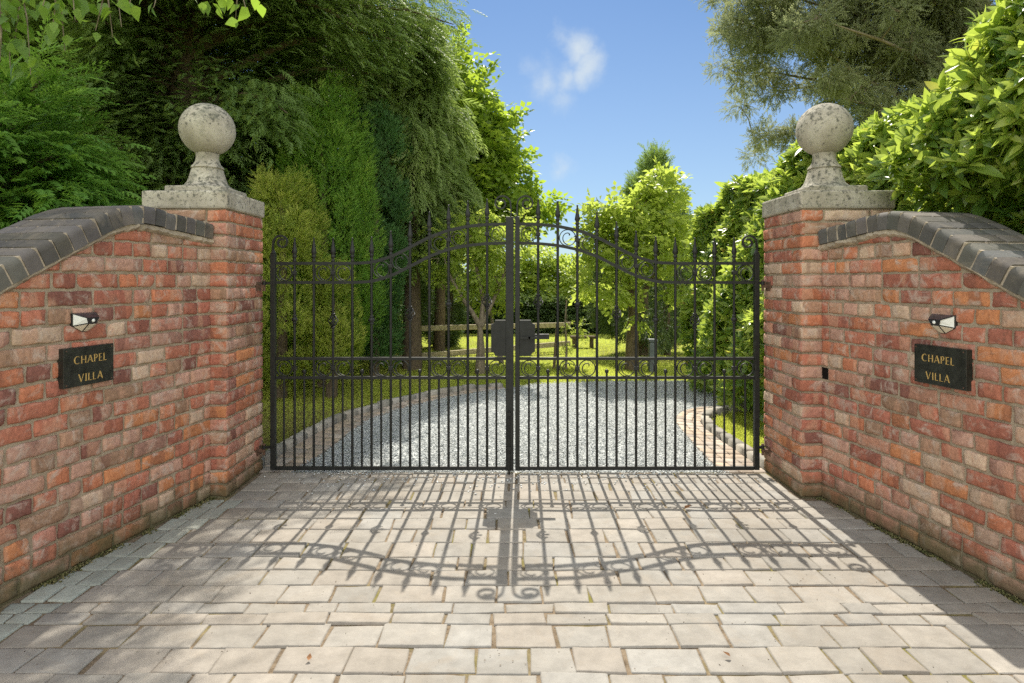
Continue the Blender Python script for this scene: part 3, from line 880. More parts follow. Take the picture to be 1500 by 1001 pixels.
LET = {  # strokes in a 1-high cell: (x0,z0,x1,z1,width)
 'H': (.78, [(.10, 0, .10, 1, .13), (.68, 0, .68, 1, .13), (.10, .50, .68, .50, .06)]),
 'A': (.82, [(.05, 0, .41, 1, .06), (.41, 1, .77, 0, .14), (.18, .32, .64, .32, .06)]),
 'P': (.60, [(.10, 0, .10, 1, .13)]),
 'E': (.56, [(.10, 0, .10, 1, .13), (.10, .97, .50, .97, .06), (.10, .5, .44, .5, .06), (.10, .03, .52, .03, .06)]),
 'L': (.54, [(.10, 0, .10, 1, .13), (.10, .03, .50, .03, .06)]),
 'V': (.80, [(.05, 1, .40, 0, .14), (.40, 0, .75, 1, .06)]),
 'I': (.28, [(.12, 0, .12, 1, .13)]),
 'C': (.82, []),
}
def letter_polys(ch):
    w, st = LET[ch]; out = []
    for x0, z0, x1, z1, t in st:
        dx, dz = x1-x0, z1-z0; l = math.hypot(dx, dz); nx, nz = -dz/l*t/2, dx/l*t/2
        if abs(dx) > 1e-6 and abs(dz) > 1e-6: nx, nz = math.copysign(t/2, nx)*1.05, 0
        out.append([(x0+nx, z0+nz), (x1+nx, z1+nz), (x1-nx, z1-nz), (x0-nx, z0-nz)])
        if abs(dx) < 1e-6:                                # flared stem ends
            for zz, s_ in ((z0, 1), (z1, -1)):
                out.append([(x0-t*.85, zz), (x0+t*.85, zz), (x0+t*.5, zz+.07*s_), (x0-t*.5, zz+.07*s_)])
    if ch == 'C':
        for i in range(14):
            a0, a1 = R(48+i*264/14), R(48+(i+1)*264/14)
            th = lambda a: .035+.05*max(0, -math.cos(a))
            pt = lambda a, s_: (.44+(.40+s_*th(a))*math.cos(a), .5+(.48+s_*th(a)*.7)*math.sin(a))
            out.append([pt(a0, -1), pt(a0, 1), pt(a1, 1), pt(a1, -1)])
    if ch == 'P':
        for i in range(10):
            a0, a1 = R(-90+i*18), R(-90+(i+1)*18)
            th = lambda a: .03+.04*max(0, math.cos(a))
            pt = lambda a, s_: (.22+(.28+s_*th(a))*math.cos(a), .72+(.25+s_*th(a))*math.sin(a))
            out.append([pt(a0, -1), pt(a0, 1), pt(a1, 1), pt(a1, -1)])
        for zz in (.97, .47): out.append([(.1, zz-.03), (.24, zz-.03), (.24, zz+.03), (.1, zz+.03)])
    return w, out

def plaque(W, side, u0, u1, zc, hgt, lab):
    # r runs left to right as one reads it
    um = (u0+u1)/2; w = abs(u1-u0); A = np.array(W['A']); r = W['u']*(1 if side > 0 else -1); n = W['n']; z = np.array((0, 0, 1.))
    c = A+W['u']*um+z*zc
    root = thing('name_plaque', lab, 'plaque', tuple(c), 'house name plaques on the walls')
    fb = MB(); fb.frame_box(c, r, n, z, (-w/2, .002, -hgt/2), (w/2, .036, hgt/2)); fb.build('slab', M['plaque'], root, bevel=.002)
    for word, zz, caph, track in (('CHAPEL', .030, .034, 1.06), ('VILLA', -.050, .034, 1.10)):
        lt = MB(); wd = sum(LET[ch][0]*caph*track+.004 for ch in word)-.004; x = -wd/2-(.006 if side > 0 else -.006)
        for ch in word:
            lw, ps = letter_polys(ch)
            for pl in ps:
                V = [c+r*(x+px_*caph)+z*(zz-.017+pz_*caph)+n*.0372 for px_, pz_ in pl]; V2 = [v-n*.0015 for v in V]
                lt.add(V+V2, [(0, 1, 2, 3), (7, 6, 5, 4), (0, 4, 5, 1), (1, 5, 6, 2), (2, 6, 7, 3), (3, 7, 4, 0)])
            x += lw*caph*track+.004
        lt.build('lettering', M['gold'], root)
    for sx in (-1, 1):
        for sz in (-1, 1):
            q = c+r*(sx*(w/2-.012))+z*(sz*(hgt/2-.012)); sc = MB(); sc.tube([q+n*.035, q+n*.0385], .0028, 8)
            sc.build('screw', M['rust'], root)
    return root
plaque(WL, -1, WL['at'](83, 0), WL['at'](157, 0), .892, .172, 'dark slate CHAPEL VILLA plaque on the left brick wall')
plaque(WR, 1, WR['at'](1349, 0), WR['at'](1426, 0), .885, .178, 'dark slate CHAPEL VILLA plaque on the right brick wall')

def solar_light(W, side, u0, u1, zc, lab):
    um = (u0+u1)/2; A = np.array(W['A']); r = W['u']*(1 if side > 0 else -1); n = W['n']; z = np.array((0, 0, 1.))
    c = A+W['u']*um+z*zc
    root = thing('wall_light', lab, 'light', tuple(c), 'solar lights above the plaques')
    hw = .062
    pt = lambda a, d, h: tuple(c+r*a+n*d+z*h)
    V = [pt(-hw, .0, .040), pt(hw, .0, .040), pt(hw, .0, -.018), pt(.012, .0, -.046), pt(-.012, .0, -.046), pt(-hw, .0, -.018),
         pt(-hw, .012, .040), pt(hw, .012, .040), pt(hw, .012, -.018), pt(.012, .012, -.046), pt(-.012, .012, -.046), pt(-hw, .012, -.018),
         pt(-.030, .062, .018), pt(.030, .062, .018), pt(.020, .058, -.006), pt(-.020, .058, -.006)]
    Fc = [(5, 4, 3, 2, 1, 0)]+[(i, (i+1) % 6, (i+1) % 6+6, i+6) for i in range(6)]
    Fc += [(6, 7, 13, 12), (7, 8, 14, 13), (8, 9, 14), (9, 10, 15, 14), (10, 11, 15), (11, 6, 12, 15), (12, 13, 14, 15)]
    mb = MB(); mb.add(V, Fc); mb.build('housing', M['blackplastic'], root)
    VV = [np.array(v) for v in V]
    def pane(idx, name, mat, k=.16):
        q = [VV[i] for i in idx]; ce = sum(q)/len(q); nn = np.cross(q[1]-q[0], q[2]-q[0]); nn = nn/np.linalg.norm(nn)
        if nn@(ce-(c+n*.01)) < 0: nn = -nn
        a = [p_*(1-k)+ce*k+nn*.0012 for p_ in q]; b = [p_-nn*.002 for p_ in a]; m = len(q)
        pb = MB(); pb.add(a+b, [tuple(range(m)), tuple(range(2*m-1, m-1, -1))]+[(i, i+m, (i+1) % m+m, (i+1) % m) for i in range(m)]); pb.build(name, mat, root)
    pane((6, 7, 13, 12), 'solar_panel', M['solar'], .06)
    pane((7, 8, 14, 13), 'lens', M['lens']); pane((11, 6, 12, 15), 'lens', M['lens'])
    pane((8, 9, 14), 'lens', M['lenswarm'], .2); pane((10, 11, 15), 'lens', M['lenswarm'], .2); pane((9, 10, 15, 14), 'lens', M['lenswarm'], .2)
    s_ = MB(); q = c+n*.059+z*.006; s_.lathe((0, 0, 0), [(.0085, 0), (.0075, .003), (.004, .006), (.0005, .007)], 12)
    s_.v = [tuple(q+r*x+z*y_+n*zz) for x, y_, zz in s_.v]; s_.build('sensor', M['lens'], root, smooth=True)
solar_light(WL, -1, WL['at'](102, 0), WL['at'](138, 0), 1.088, 'black faceted solar light above the left wall plaque')
solar_light(WR, 1, WR['at'](1367, 0), WR['at'](1404, 0), 1.078, 'black faceted solar light above the right wall plaque')

def pier(x0, x1, y0, y1, side, seed, lab):
    cx, cy = (x0+x1)/2, (y0+y1)/2
    root = thing('gate_pier', lab, 'gate pier', (cx, cy, 0), 'brick gate piers with ball finials')
    zt = 22*CH
    mb = MB(); mb.box((x0, y0, -.05), (x1, y1, zt)); mb.build('mortar_core', M['mortar'], root)
    br = Bricks(seed); rg = br.rg
    faces = [((x0, y0, 0), (1, 0, 0), (0, -1, 0), x1-x0), ((x0, y0, 0), (0, 1, 0), (-1, 0, 0), y1-y0),
             ((x1, y0, 0), (0, 1, 0), (1, 0, 0), y1-y0), ((x0, y1, 0), (1, 0, 0), (0, 1, 0), x1-x0)]
    for fi, (o_, u_, n_, L) in enumerate(faces):
        for c in range(22):
            z0 = c*CH+.006; z1 = (c+1)*CH-.005; x = -.006
            ph = (c+(fi in (1, 2))) % 2
            lens = [.215, .215] if ph == 0 else [.105, .215, .105]
            k = (L+.012-.011*(len(lens)-1))/sum(lens)
            for w in lens:
                w *= k
                br.brick(o_, u_, n_, x+rg.normal()*.001, x+w, z0+rg.normal()*.001, z1+rg.normal()*.001)
                x += w+.011
    br.build('brickwork', root)
    ov = .018
    mb = MB(); mb.box((x0-ov, y0-ov, zt), (x1+ov, y1+ov, zt+.108)); mb.build('capstone', M['stone'], root, bevel=.012)
    fin = MB(); ps = .175; zb = zt+.1085
    # square plinth with a hollow-moulded shoulder
    fin.box((cx-ps, cy-ps, zb), (cx+ps, cy+ps, zb+.045))
    pb = fin.build('finial', M['stone'], root, bevel=.01)
    sq = .86; prof = [(r_, z_*sq) for r_, z_ in [(.168, 0), (.158, .006), (.135, .018), (.119, .040), (.107, .075), (.098, .115), (.094, .130), (.094, .138), (.088, .141), (.088, .146), (.096, .149), (.094, .160), (.080, .178), (.070, .200), (.066, .225), (.068, .260)]]
    st = MB(); st.lathe((cx, cy, zb+.0455), prof, 40); st.build('pedestal', M['stone'], pb, smooth=45)
    rb = .163; zc = 2.222
    bl = MB(); bl.lathe((cx, cy, zc), [(rb*math.cos(a)+.0005, rb*math.sin(a)) for a in np.linspace(-math.pi/2, math.pi/2, 33)], 48); bl.build('ball', M['stone'], pb, smooth=True)
    # hinge pintles on the face towards the gates
    xi = x1 if side < 0 else x0; s = 1 if side < 0 else -1
    for zz in (1.235, .150):
        hb = MB(); hb.box((min(xi-s*.03, xi+s*.052), 3.985, zz-.009), (max(xi-s*.03, xi+s*.052), 4.003, zz+.009))
        hb.box((min(xi+s*.004, xi+s*.012), 3.955, zz-.03), (max(xi+s*.004, xi+s*.012), 4.03, zz+.03))
        hb.tube([(xi+s*.045, 3.994, zz-.03), (xi+s*.045, 3.994, zz+.045)], .008, 10)
        hb.build('hinge', M['rust'], root)
    return root
PL = pier(-2.131, -1.661, 3.55, 4.06, -1, 303, 'square red brick gate pier on the left topped by a pale stone ball')
PR = pier(1.725, 2.250, 3.55, 4.06, 1, 404, 'square red brick gate pier on the right whose stone ball stands against laurel')

# ------------------------------------------------------------------ gates
GY = 4.0
gx = lambda p_: (p_-745)*GY/F
gz = lambda q_: H-(q_-412)*GY/F
def gate(side, outer, bars, centre, cw, lab):
    root = thing('iron_gate', lab, 'gate', (gx(outer), GY, 0), 'pair of wrought iron gate leaves')
    I = M['iron']
    s = 1 if side < 0 else -1          # direction from the outer post towards the middle
    xo = gx(outer); xc = gx(centre); xb = [gx(b) for b in bars]
    # top curve heights by bar index from the outer post
    topy = [386, 386, 386, 386, 384.8, 376.5, 362.5, 347.5, 337.5, 331.7, 329.0]; cy_ = 328.3
    off = 28.0
    kx = np.array([xo]+xb+[xc]); ky = np.array([386]+topy+[cy_])
    tt = np.linspace(0, 1, 121); xs = xo+(xc-xo)*tt
    idx = np.argsort(kx); yy = np.interp(xs, kx[idx], ky[idx])
    ker = np.hanning(11); ker /= ker.sum(); yp = np.pad(yy, 5, mode='edge'); yy = np.convolve(yp, ker, 'valid')
    ztop = lambda x: float(np.interp(x*s, xs*s, gz(yy)))
    zlow = lambda x: ztop(x)-off*GY/F
    zb = gz(686.0)
    z3, z4 = gz(525.5), gz(553.5)
    # posts
    mb = MB(); mb.box((xo-.016, GY-.016, gz(688)), (xo+.016, GY+.016, gz(372))); mb.build('stile', I, root, bevel=.002)
    mb = MB(); mb.box((xc-cw/2, GY-.022, gz(688.5)), (xc+cw/2, GY+.022, gz(318))); mb.build('stile', I, root, bevel=.002)
    # rails
    e0 = xo+s*.016; e1 = xc-s*cw/2
    for q_, th in ((zb, .024), (z3, .019), (z4, .019)):
        mb = MB(); mb.box((min(e0, e1), GY-.008, q_-th/2), (max(e0, e1), GY+.008, q_+th/2)); mb.build('rail', I, root, bevel=.0015)
    for fn in (ztop, zlow):
        pts = [(x, fn(x)) for x in np.linspace(e0, e1, 70)]
        mb = MB(); mb.strip(pts, GY, .019, .018); mb.build('rail', I, root)
    # tall bars with spearheads
    order = range(11)
    bask = {2: 470, 6: 459.5, 10: 442}; knuck = {0: 468, 4: 469, 8: 446}
    for i in order:
        x = xb[i]; zt = ztop(x)
        mb = MB(); mb.tube([(x, GY, zb), (x, GY, zt+.012)], .0088, 8); b = mb.build('bar', I, root, smooth=50)
        sp = MB()
        sp.lathe((x, GY, zt+.006), [(.009, 0), (.012, .004), (.012, .016), (.009, .020), (.010, .030), (.0145, .036), (.0145, .043), (.010, .048), (.012, .054), (.0185, .066), (.016, .080), (.011, .108), (.0065, .140), (.0045, .150), (.0065, .154), (.0065, .160), (.001, .164)], 10, sy=.75)
        sp.build('spearhead', I, b, smooth=50)
        if i in bask:
            zc = gz(bask[i]); k = MB()
            for w_ in range(4):
                pts = []
                for t in np.linspace(0, 1, 15):
                    rr = .027*math.sin(math.pi*t)**.8+.004; a = w_*math.pi/2+t*math.pi*1.15
                    pts.append((x+rr*math.cos(a), GY+rr*math.sin(a), zc-.038+t*.076))
                k.tube(pts, .0038, 6)
            for zz in (-.044, .044): k.lathe((x, GY, zc+zz-.007), [(.010, 0), (.014, .003), (.014, .011), (.010, .014)], 10)
            k.build('basket', I, b, smooth=50)
        if i in knuck:
            zc = gz(knuck[i]); k = MB()
            k.lathe((x, GY, zc-.03), [(.009, 0), (.013, .004), (.013, .010), (.010, .014), (.019, .024), (.021, .030), (.019, .036), (.010, .046), (.013, .050), (.013, .056), (.009, .060)], 12)
            k.build('knuckle', I, b, smooth=50)
    # short dog bars
    edges = [xo]+xb+[xc-s*cw/2]
    mids = [(edges[i]+edges[i+1])/2 for i in range(12)]
    for i, x in enumerate(mids):
        tall = i in (1, 4, 7, 10)
        mb = MB(); mb.tube([(x, GY, zb), (x, GY, z4+(.03 if tall else .0))], .0070, 8); b = mb.build('dog_bar', I, root, smooth=50)
        if tall:
            k = MB(); k.lathe((x, GY, z4+.026), [(.006, 0), (.0095, .006), (.0125, .013), (.0130, .018), (.0115, .024), (.006, .029), (.001, .0305)], 12); k.build('ball_top', I, b, smooth=50)
    # scrolls in the two friezes
    def scroll(x, zc, rad, dirn):
        pts = []
        for t in np.linspace(0, 1, 64):
            th = -math.pi*.5-2*math.pi*1.72*t
            rr = rad if t < .55 else rad*(1-.86*((t-.55)/.45)**.8)
            cxo = 0 if t < .55 else rad*.10*((t-.55)/.45)
            czo = 0 if t < .55 else rad*.34*((t-.55)/.45)
            pts.append((x+dirn*(rr*math.cos(th)+cxo), zc+rr*math.sin(th)+czo))
        mb = MB(); mb.strip(pts, GY, .0055, .011)
        ex, ez = pts[-1]; mb.lathe((ex, GY, ez-.005), [(.001, 0), (.005, .002), (.005, .008), (.001, .010)], 8)
        mb.build('scroll', I, root, smooth=50)
    for i, x in enumerate(mids):
        if i in (1, 4, 7, 10): continue
        wcell = abs(edges[i+1]-edges[i]); dirn = s if i in (0, 3, 6, 9) else -s
        dirn = -1 if side < 0 else -1
        scroll(x, (z3+z4)/2, min(.0535, wcell/2-.010), 1)
        scroll(x, (ztop(x)+zlow(x))/2, min(.0535, wcell/2-.010), 1)
    for i in (0, 2, 5, 8, 10):
        x = xb[i]
        for zc in ((z3+z4)/2, (ztop(x)+zlow(x))/2):
            mb = MB(); mb.box((x-.014, GY-.0145, zc-.013), (x+.014, GY+.0145, zc+.013)); mb.build('collar', I, root, bevel=.003)
    # curled finials on the posts
    def curl(x, z0, hgt, rad, dirn, w):
        pts = [(x, z0-.01), (x-dirn*.004, z0+hgt*.35), (x-dirn*.002, z0+hgt*.7)]
        c0 = (x+dirn*rad, z0+hgt)
        for t in np.linspace(0, 1, 40):
            a = math.pi-t*2*math.pi*1.35; rr = rad*(1-.66*t)
            pts.append((c0[0]+dirn*(rr*math.cos(a)+rad*.18*t), c0[1]+rr*math.sin(a)+rad*.02*t))
        mb = MB(); mb.strip(pts, GY, w, .016); mb.build('finial_scroll', I, root, smooth=50)
    mb = MB(); mb.lathe((xo, GY, gz(372)), [(.016, 0), (.018, .004), (.014, .012), (.009, .022), (.006, .03)], 8); mb.build('post_cap', I, root)
    curl(xo, gz(372)+.02, .055, .050, s, .011)
    curl(xc+(s*.006 if side < 0 else 0), gz(318), .09, .055, -s, .010)
    # lock plate and latch
    if side < 0: x0, x1 = gx(719.5), xc-cw/2
    else: x0, x1 = xc+cw/2, gx(783.5)
    za, zb_ = gz(521), gz(469)
    rn = .027; pl = []
    def notch(cx_, cz_, a0, a1):
        return [(cx_+rn*math.cos(a), cz_+rn*math.sin(a)) for a in np.linspace(a0, a1, 7)]
    if side < 0:
        pl = [(x1, za), (x1, zb_)]+notch(x0, zb_, 0, -math.pi/2)+notch(x0, za, math.pi/2, 0)
    else:
        pl = [(x0, zb_), (x0, za)]+notch(x1, za, math.pi, math.pi/2)+notch(x1, zb_, -math.pi/2, -math.pi)
    mb = MB(); mb.prism_y(pl, GY-.026, GY+.012); mb.build('lock_plate', I, root)
    if side > 0:
        mb = MB(); mb.box((gx(762), GY-.052, gz(495.5)), (gx(788), GY-.040, gz(492.5))); mb.tube([(gx(775), GY-.052, gz(494)), (gx(775), GY-.026, gz(494))], .007, 8)
        mb.build('lever_handle', I, root)
        mb = MB(); mb.box((gx(783), GY-.012, gz(497)), (gx(804.5), GY+.012, gz(489.5))); mb.build('latch_bolt', M['iron'], root, bevel=.002)
    # eyes that sit on the pintles
    xi = -1.661+.045 if side < 0 else 1.725-.045
    for zz in (1.235, .150):
        mb = MB(); mb.tube([(xi, 3.994, zz+.010), (xi, 3.994, zz+.034)], .013, 12)
        mb.box((min(xi, xo-s*.014), 3.988, zz+.014), (max(xi, xo-s*.014), 4.000, zz+.030)); mb.build('hinge_eye', I, root, smooth=50)
    if side < 0:
        mb = MB(); mb.tube([(xc-.004, GY-.034, gz(600)), (xc-.004, GY-.034, -.015)], .007, 8)
        for zz in (gz(605), gz(655)): mb.box((xc-.016, GY-.044, zz-.01), (xc+.008, GY-.0215, zz+.01))
        mb.build('drop_bolt', I, root)
    return root
gate(-1, 400.5, [431.5+28.2*k for k in range(11)], 746.5, .052, 'left wrought iron gate leaf with wider middle post and plain lock plate')
gate(1, 1108, [1075.3-28.7*k for k in range(11)], 758.0, .030, 'right wrought iron gate leaf with lever handle and latch bolt')

# ------------------------------------------------------------------ garden things
def fence():
    root = thing('rail_fence', 'weathered timber post and rail fence crossing the lawn', 'fence', (-1.55, 10, 0))
    def rail(p0, p1, hh=.045, tt=.03):
        mb = MB(); p0, p1 = np.array(p0), np.array(p1); d = unit(p1-p0); mb.frame_box(p0, d, np.cross((0, 0, 1.), d), (0, 0, 1), (0, -tt, -hh), (np.linalg.norm(p1-p0), tt, hh)); mb.build('rail', M['timber'], root, bevel=.008)
    rail(px(540, 483, 10), px(835, 476, 11.2)); rail(px(540, 528, 10), px(835, 503, 11.2))
    for X, d in ((607, 10.25), (745, 10.86)):
        x = (X-745)*d/F; mb = MB(); mb.box((x-.05, d+.035, -.05), (x+.05, d+.13, .74)); mb.build('post', M['timber'], root, bevel=.01)
fence()
def stake(x, y, lean, hgt, lab):
    mb = MB(); mb.tube([(x, y, -.05), (x+lean, y, hgt)], [.024, .02], 7); o = mb.build('tree_stake', M['bark'], loc=(x, y, 0)); tag(o, lab, 'stake')
stake(.67, 8.95, .05, .64, 'thin dark wooden stake standing on the lawn right of the lock plate')
def bollard():
    x, y = 2.05, 8.6
    root = thing('bollard', 'grey square bollard standing on the lawn before the dark yew', 'bollard', (x, y, 0))
    mb = MB(); mb.box((x-.055, y-.055, -.05), (x+.055, y+.055, .40)); mb.build('post', M['bollard'], root, bevel=.012)
    mb = MB(); mb.box((x-.064, y-.064, .4005), (x+.064, y+.064, .45)); mb.build('cap', M['bollard'], root, bevel=.015)
bollard()
def low_seat():
    x, y = 1.45, 11.8
    root = thing('low_bench', 'low dark bench sitting alone on the sunny lawn', 'bench', (x, y, 0))
    mb = MB(); mb.box((x-.24, y-.1, .15), (x+.24, y+.1, .20)); mb.build('seat', M['bark'], root, bevel=.01)
    for sx in (-.17, .17):
        mb = MB(); mb.box((x+sx-.03, y-.08, -.05), (x+sx+.03, y+.08, .15)); mb.build('leg', M['bark'], root)
low_seat()

# moss and litter gathered at the foot of the walls
n = 5200
yy = RG.uniform(.6, 3.55, n); sd = RG.random(n) < .5
xx = np.where(sd, wall_x(-1, yy)+np.abs(RG.normal(size=n))*.022+.004, wall_x(1, yy)-np.abs(RG.normal(size=n))*.018-.004)
clump = np.sin(yy*9+sd*2)+np.sin(yy*23)*.6 > -.5
P = np.column_stack([xx, yy, RG.uniform(-.006, .006, n)])[clump]
V, Fq, ti = scatter(oct_v*np.array([1, .7, .6]), oct_f, P, RG.normal(size=P.shape), np.array([0, 0, 1.])+RG.normal(size=P.shape)*.5, RG.uniform(.003, .010, len(P)), RG.random(len(P)))
o = np_mesh('moss', V, Fq, M['moss'], tint=ti); tag(o, 'moss and crumbled soil along the foot of both brick walls', 'moss', kind='stuff')
n = 1500
P = np.column_stack([RG.uniform(-2, 2, n), RG.uniform(.8, 4, n), np.full(n, .001)])
V, Fq, ti = scatter(oct_v*np.array([1, .6, .35]), oct_f, P, RG.normal(size=P.shape)*np.array([1, 1, .1]), np.array([0, 0, 1.])+RG.normal(size=P.shape)*.1, RG.uniform(.0012, .0042, n), RG.random(n))
o = np_mesh('grit', V, Fq, M['litter'], tint=ti); tag(o, 'tiny specks of grit and plant litter scattered over the paving', 'grit', kind='stuff')

# fallen leaves on the paving
for i, (X, Y, a, lab) in enumerate([(1003, 748, .4, 'dry brown leaf lying near the right end of the gate shadow'), (452, 972, 1.7, 'small dry leaf with stalk lying at the front of the paving'),
                                    (1070, 866+100, 2.6, 'small dry leaf lying on the sunlit front paving')]):
    d = H*F/(Y-412); x = (X-745)*d/F
    v, f = leaf(4, 1, .32, .5, -.25)
    V, Fq, _ = scatter(v, f, np.array([[x, d, .010]]), np.array([[math.cos(a), math.sin(a), .1]]), np.array([[.1, 0, 1.]]), .045 if i == 0 else .026, np.zeros(1))
    o = np_mesh('fallen_leaf', V, Fq, M['dead'], loc=(x, d, .008)); tag(o, lab, 'leaf', 'fallen leaves on the paving')

# ------------------------------------------------------------------ trees and shrubs
# big dark conifer behind the left pier
def prof_big(z, a):
    r = (1.75 if z < 3.0 else 1.75+1.6*smooth01((z-3.0)/.9)+1.05*smooth01((z-4.4)/1.2))*(1-.6*max(0, z-8)/3)
    return r*(.76+.24*math.sin(3*a+z*1.9)*math.cos(z*1.3+a))
conifer('conifer_tree', 'huge dark conifer with feathery sprays towering behind the left pier', 'tree', (-4.15, 7.8, 0), prof_big, (.5, 10.5), 330, 220, M['yew'], M['bark'], 41, (.13, .25), spread=.30, rise=.28, sag=.36, trunk_r=.3, fpow=.75)
conifer('conifer_tree', 'second dark conifer further back at the far left edge', 'tree', (-8.2, 10.5, 0), lambda z, a: 2.9*(1-.4*z/9), (.4, 8.5), 150, 60, M['yew'], M['bark'], 141, (.34, .52), spread=.30, rise=.2, sag=.42, trunk_r=.3)
conifer('conifer_tree', 'dark conifer filling the gap behind the upright conifers', 'tree', (-3.9, 12.2, 0), lambda z, a: 2.0*(1-.5*z/7), (.4, 7), 120, 70, M['yew'], M['bark'], 142, (.34, .52), spread=.30, rise=.2, sag=.42, trunk_r=.25)
conifer('cypress_tree', 'bright green cypress with fern like sprays peering over the left wall', 'tree', (-3.75, 4.3, 0), lambda z, a: 1.25*(1-.32*z/3), (.3, 2.35), 70, 150, M['cypress'], M['bark'], 42, (.16, .28), spread=.25, rise=.55, sag=.25, trunk_r=.09)
column_tree('golden_conifer', 'bushy golden green conifer just inside the gate by the left pier', 'shrub', (-2.52, 6.7, 0), 2.4, .48, M['golden'], M['bark'], 43, 210, 95, (.30, .105), (.045, .085))
column_tree('golden_conifer', 'low golden conifer in front of the tall flame shaped green one', 'shrub', (-1.98, 6.75, 0), 1.42, .24, M['golden'], M['bark'], 44, 85, 80, (.24, .085), (.045, .075))
column_tree('upright_conifer', 'bright green conifer with flame shaped upright sprays', 'tree', (-2.28, 7.4, 0), 3.35, .62, M['flame'], M['bark'], 45, 190, 150, (.70, .105), (.05, .09), outw=.16)
column_tree('columnar_cypress', 'smooth dark green columnar cypress right of the flame shaped conifer', 'tree', (-1.80, 8.1, 0), 3.65, .38, M['column'], M['bark'], 46, 300, 75, (.26, .09), (.05, .085), prof=lambda f: (.62+.38*smooth01((f-.15)/.4))*(1-f**9)**.6)
# weeping conifer whose stout trunk shows through the gate
tk = [(-1.42, 8.5, -.1), (-1.40, 8.5, .7), (-1.42, 8.55, 1.5), (-1.38, 8.7, 2.6)]
conifer('weeping_conifer', 'drooping grey green conifer with a stout trunk between columnar cypress and maple', 'tree', (-1.42, 8.9, 0), lambda z, a: 1.0*(.82+.3*math.sin(3*a+2*z))*(1-.6*max(0, (z-3.2))/2.0)*(.6 if z < 2.0 else 1), (1.75, 5.1), 105, 150, M['weeping'], M['bark'], 47, (.22, .38), SPRAY_WEEP, rise=.15, sag=.75, trunk_r=.14, spread=.22)
# maple-like tree
cl = [((-1.0, 11.2, 4.6), .8), ((-.75, 11, 3.9), .75), ((-.55, 11.2, 4.2), .6), ((-.45, 11, 3.35), .75), ((-.05, 11, 2.75), .6), ((-.9, 11, 2.9), .8), ((-.6, 10.8, 2.45), .6),
      ((.35, 11, 2.55), .42), ((.62, 11, 2.75), .25), ((-1.5, 11.3, 5.2), .9), ((-1.35, 11.2, 3.9), .9), ((-1.8, 11.3, 4.4), 1.0), ((-.3, 11.1, 3.95), .35), ((-.12, 11.1, 3.4), .35), ((-1.25, 11.3, 2.6), .7), ((-2.2, 11.4, 3.2), 1.0), ((-2.4, 11.5, 5.2), 1.0)]
leafy('maple_tree', 'large maple with sunlit yellow green leaves left of the open sky', 'tree', (-1.3, 11.3, 0), [([(-1.3, 11.3, -.1), (-1.28, 11.3, 1.2), (-1.2, 11.3, 2.4), (-1.15, 11.3, 3.6), (-1.2, 11.3, 4.6)], .11)], cl, 520, M['maple'], M['bark'], 48, (.20, .32), TWIGM, shell=.3, droop=.35, limb_r=.05)
leafy('slender_tree', 'thin wispy sapling top with tiny leaves beside the conifer against the sky', 'tree', (-1.15, 12.2, 0), [([(-1.15, 12.2, -.1), (-1.2, 12.2, 2.5), (-1.12, 12.2, 4.4), (-1.0, 12.2, 6.15)], .06)], [((-1.12, 12.2, 4.5), .32), ((-1.05, 12.2, 5.0), .32), ((-1.05, 12.2, 5.5), .26), ((-.92, 12.2, 5.9), .2)], 260, M['maple'], M['bark'], 49, (.14, .22), TWIG, shell=.1, limb_r=.02)
# small many-stemmed tree seen through the left leaf
st = [([px(703, 548, 8.45), px(704, 510, 8.45), px(703, 476, 8.45)], .075), ([px(703, 478, 8.45), px(690, 455, 8.4), px(672, 430, 8.35), px(655, 395, 8.3)], .035),
      ([px(704, 478, 8.45), px(708, 440, 8.5), px(700, 400, 8.5), px(690, 360, 8.5)], .035), ([px(705, 478, 8.45), px(718, 450, 8.5), px(732, 420, 8.55), px(745, 380, 8.6)], .035)]
cl = [(px(640, 380, 8.3), .28), (px(655, 345, 8.4), .3), (px(690, 345, 8.5), .34), (px(720, 365, 8.5), .32), (px(745, 350, 8.6), .3), (px(705, 400, 8.5), .28), (px(735, 410, 8.5), .25), (px(660, 410, 8.3), .2), (px(770, 330, 8.6), .22), (px(700, 318, 8.5), .25)]
leafy('ornamental_tree', 'small many stemmed tree seen through the left gate leaf', 'tree', (-.4, 8.45, 0), st, cl, 700, M['bright'], M['barkgrey'], 50, (.13, .21), TWIG, shell=.2, droop=.3, limb_r=.018)
st = [([px(735, 535, 9.6), px(728, 500, 9.6), px(722, 478, 9.6), px(716, 440, 9.6)], .04)]
leafy('young_tree', 'leaning thin stemmed young tree just left of the lock plate', 'tree', px(735, 545, 9.6)[:2]+(0,), st, [(px(725, 425, 9.6), .25), (px(705, 440, 9.6), .2), (px(742, 440, 9.6), .2)], 800, M['bright'], M['barkgrey'], 51, (.13, .2), TWIG, shell=.2, limb_r=.015)
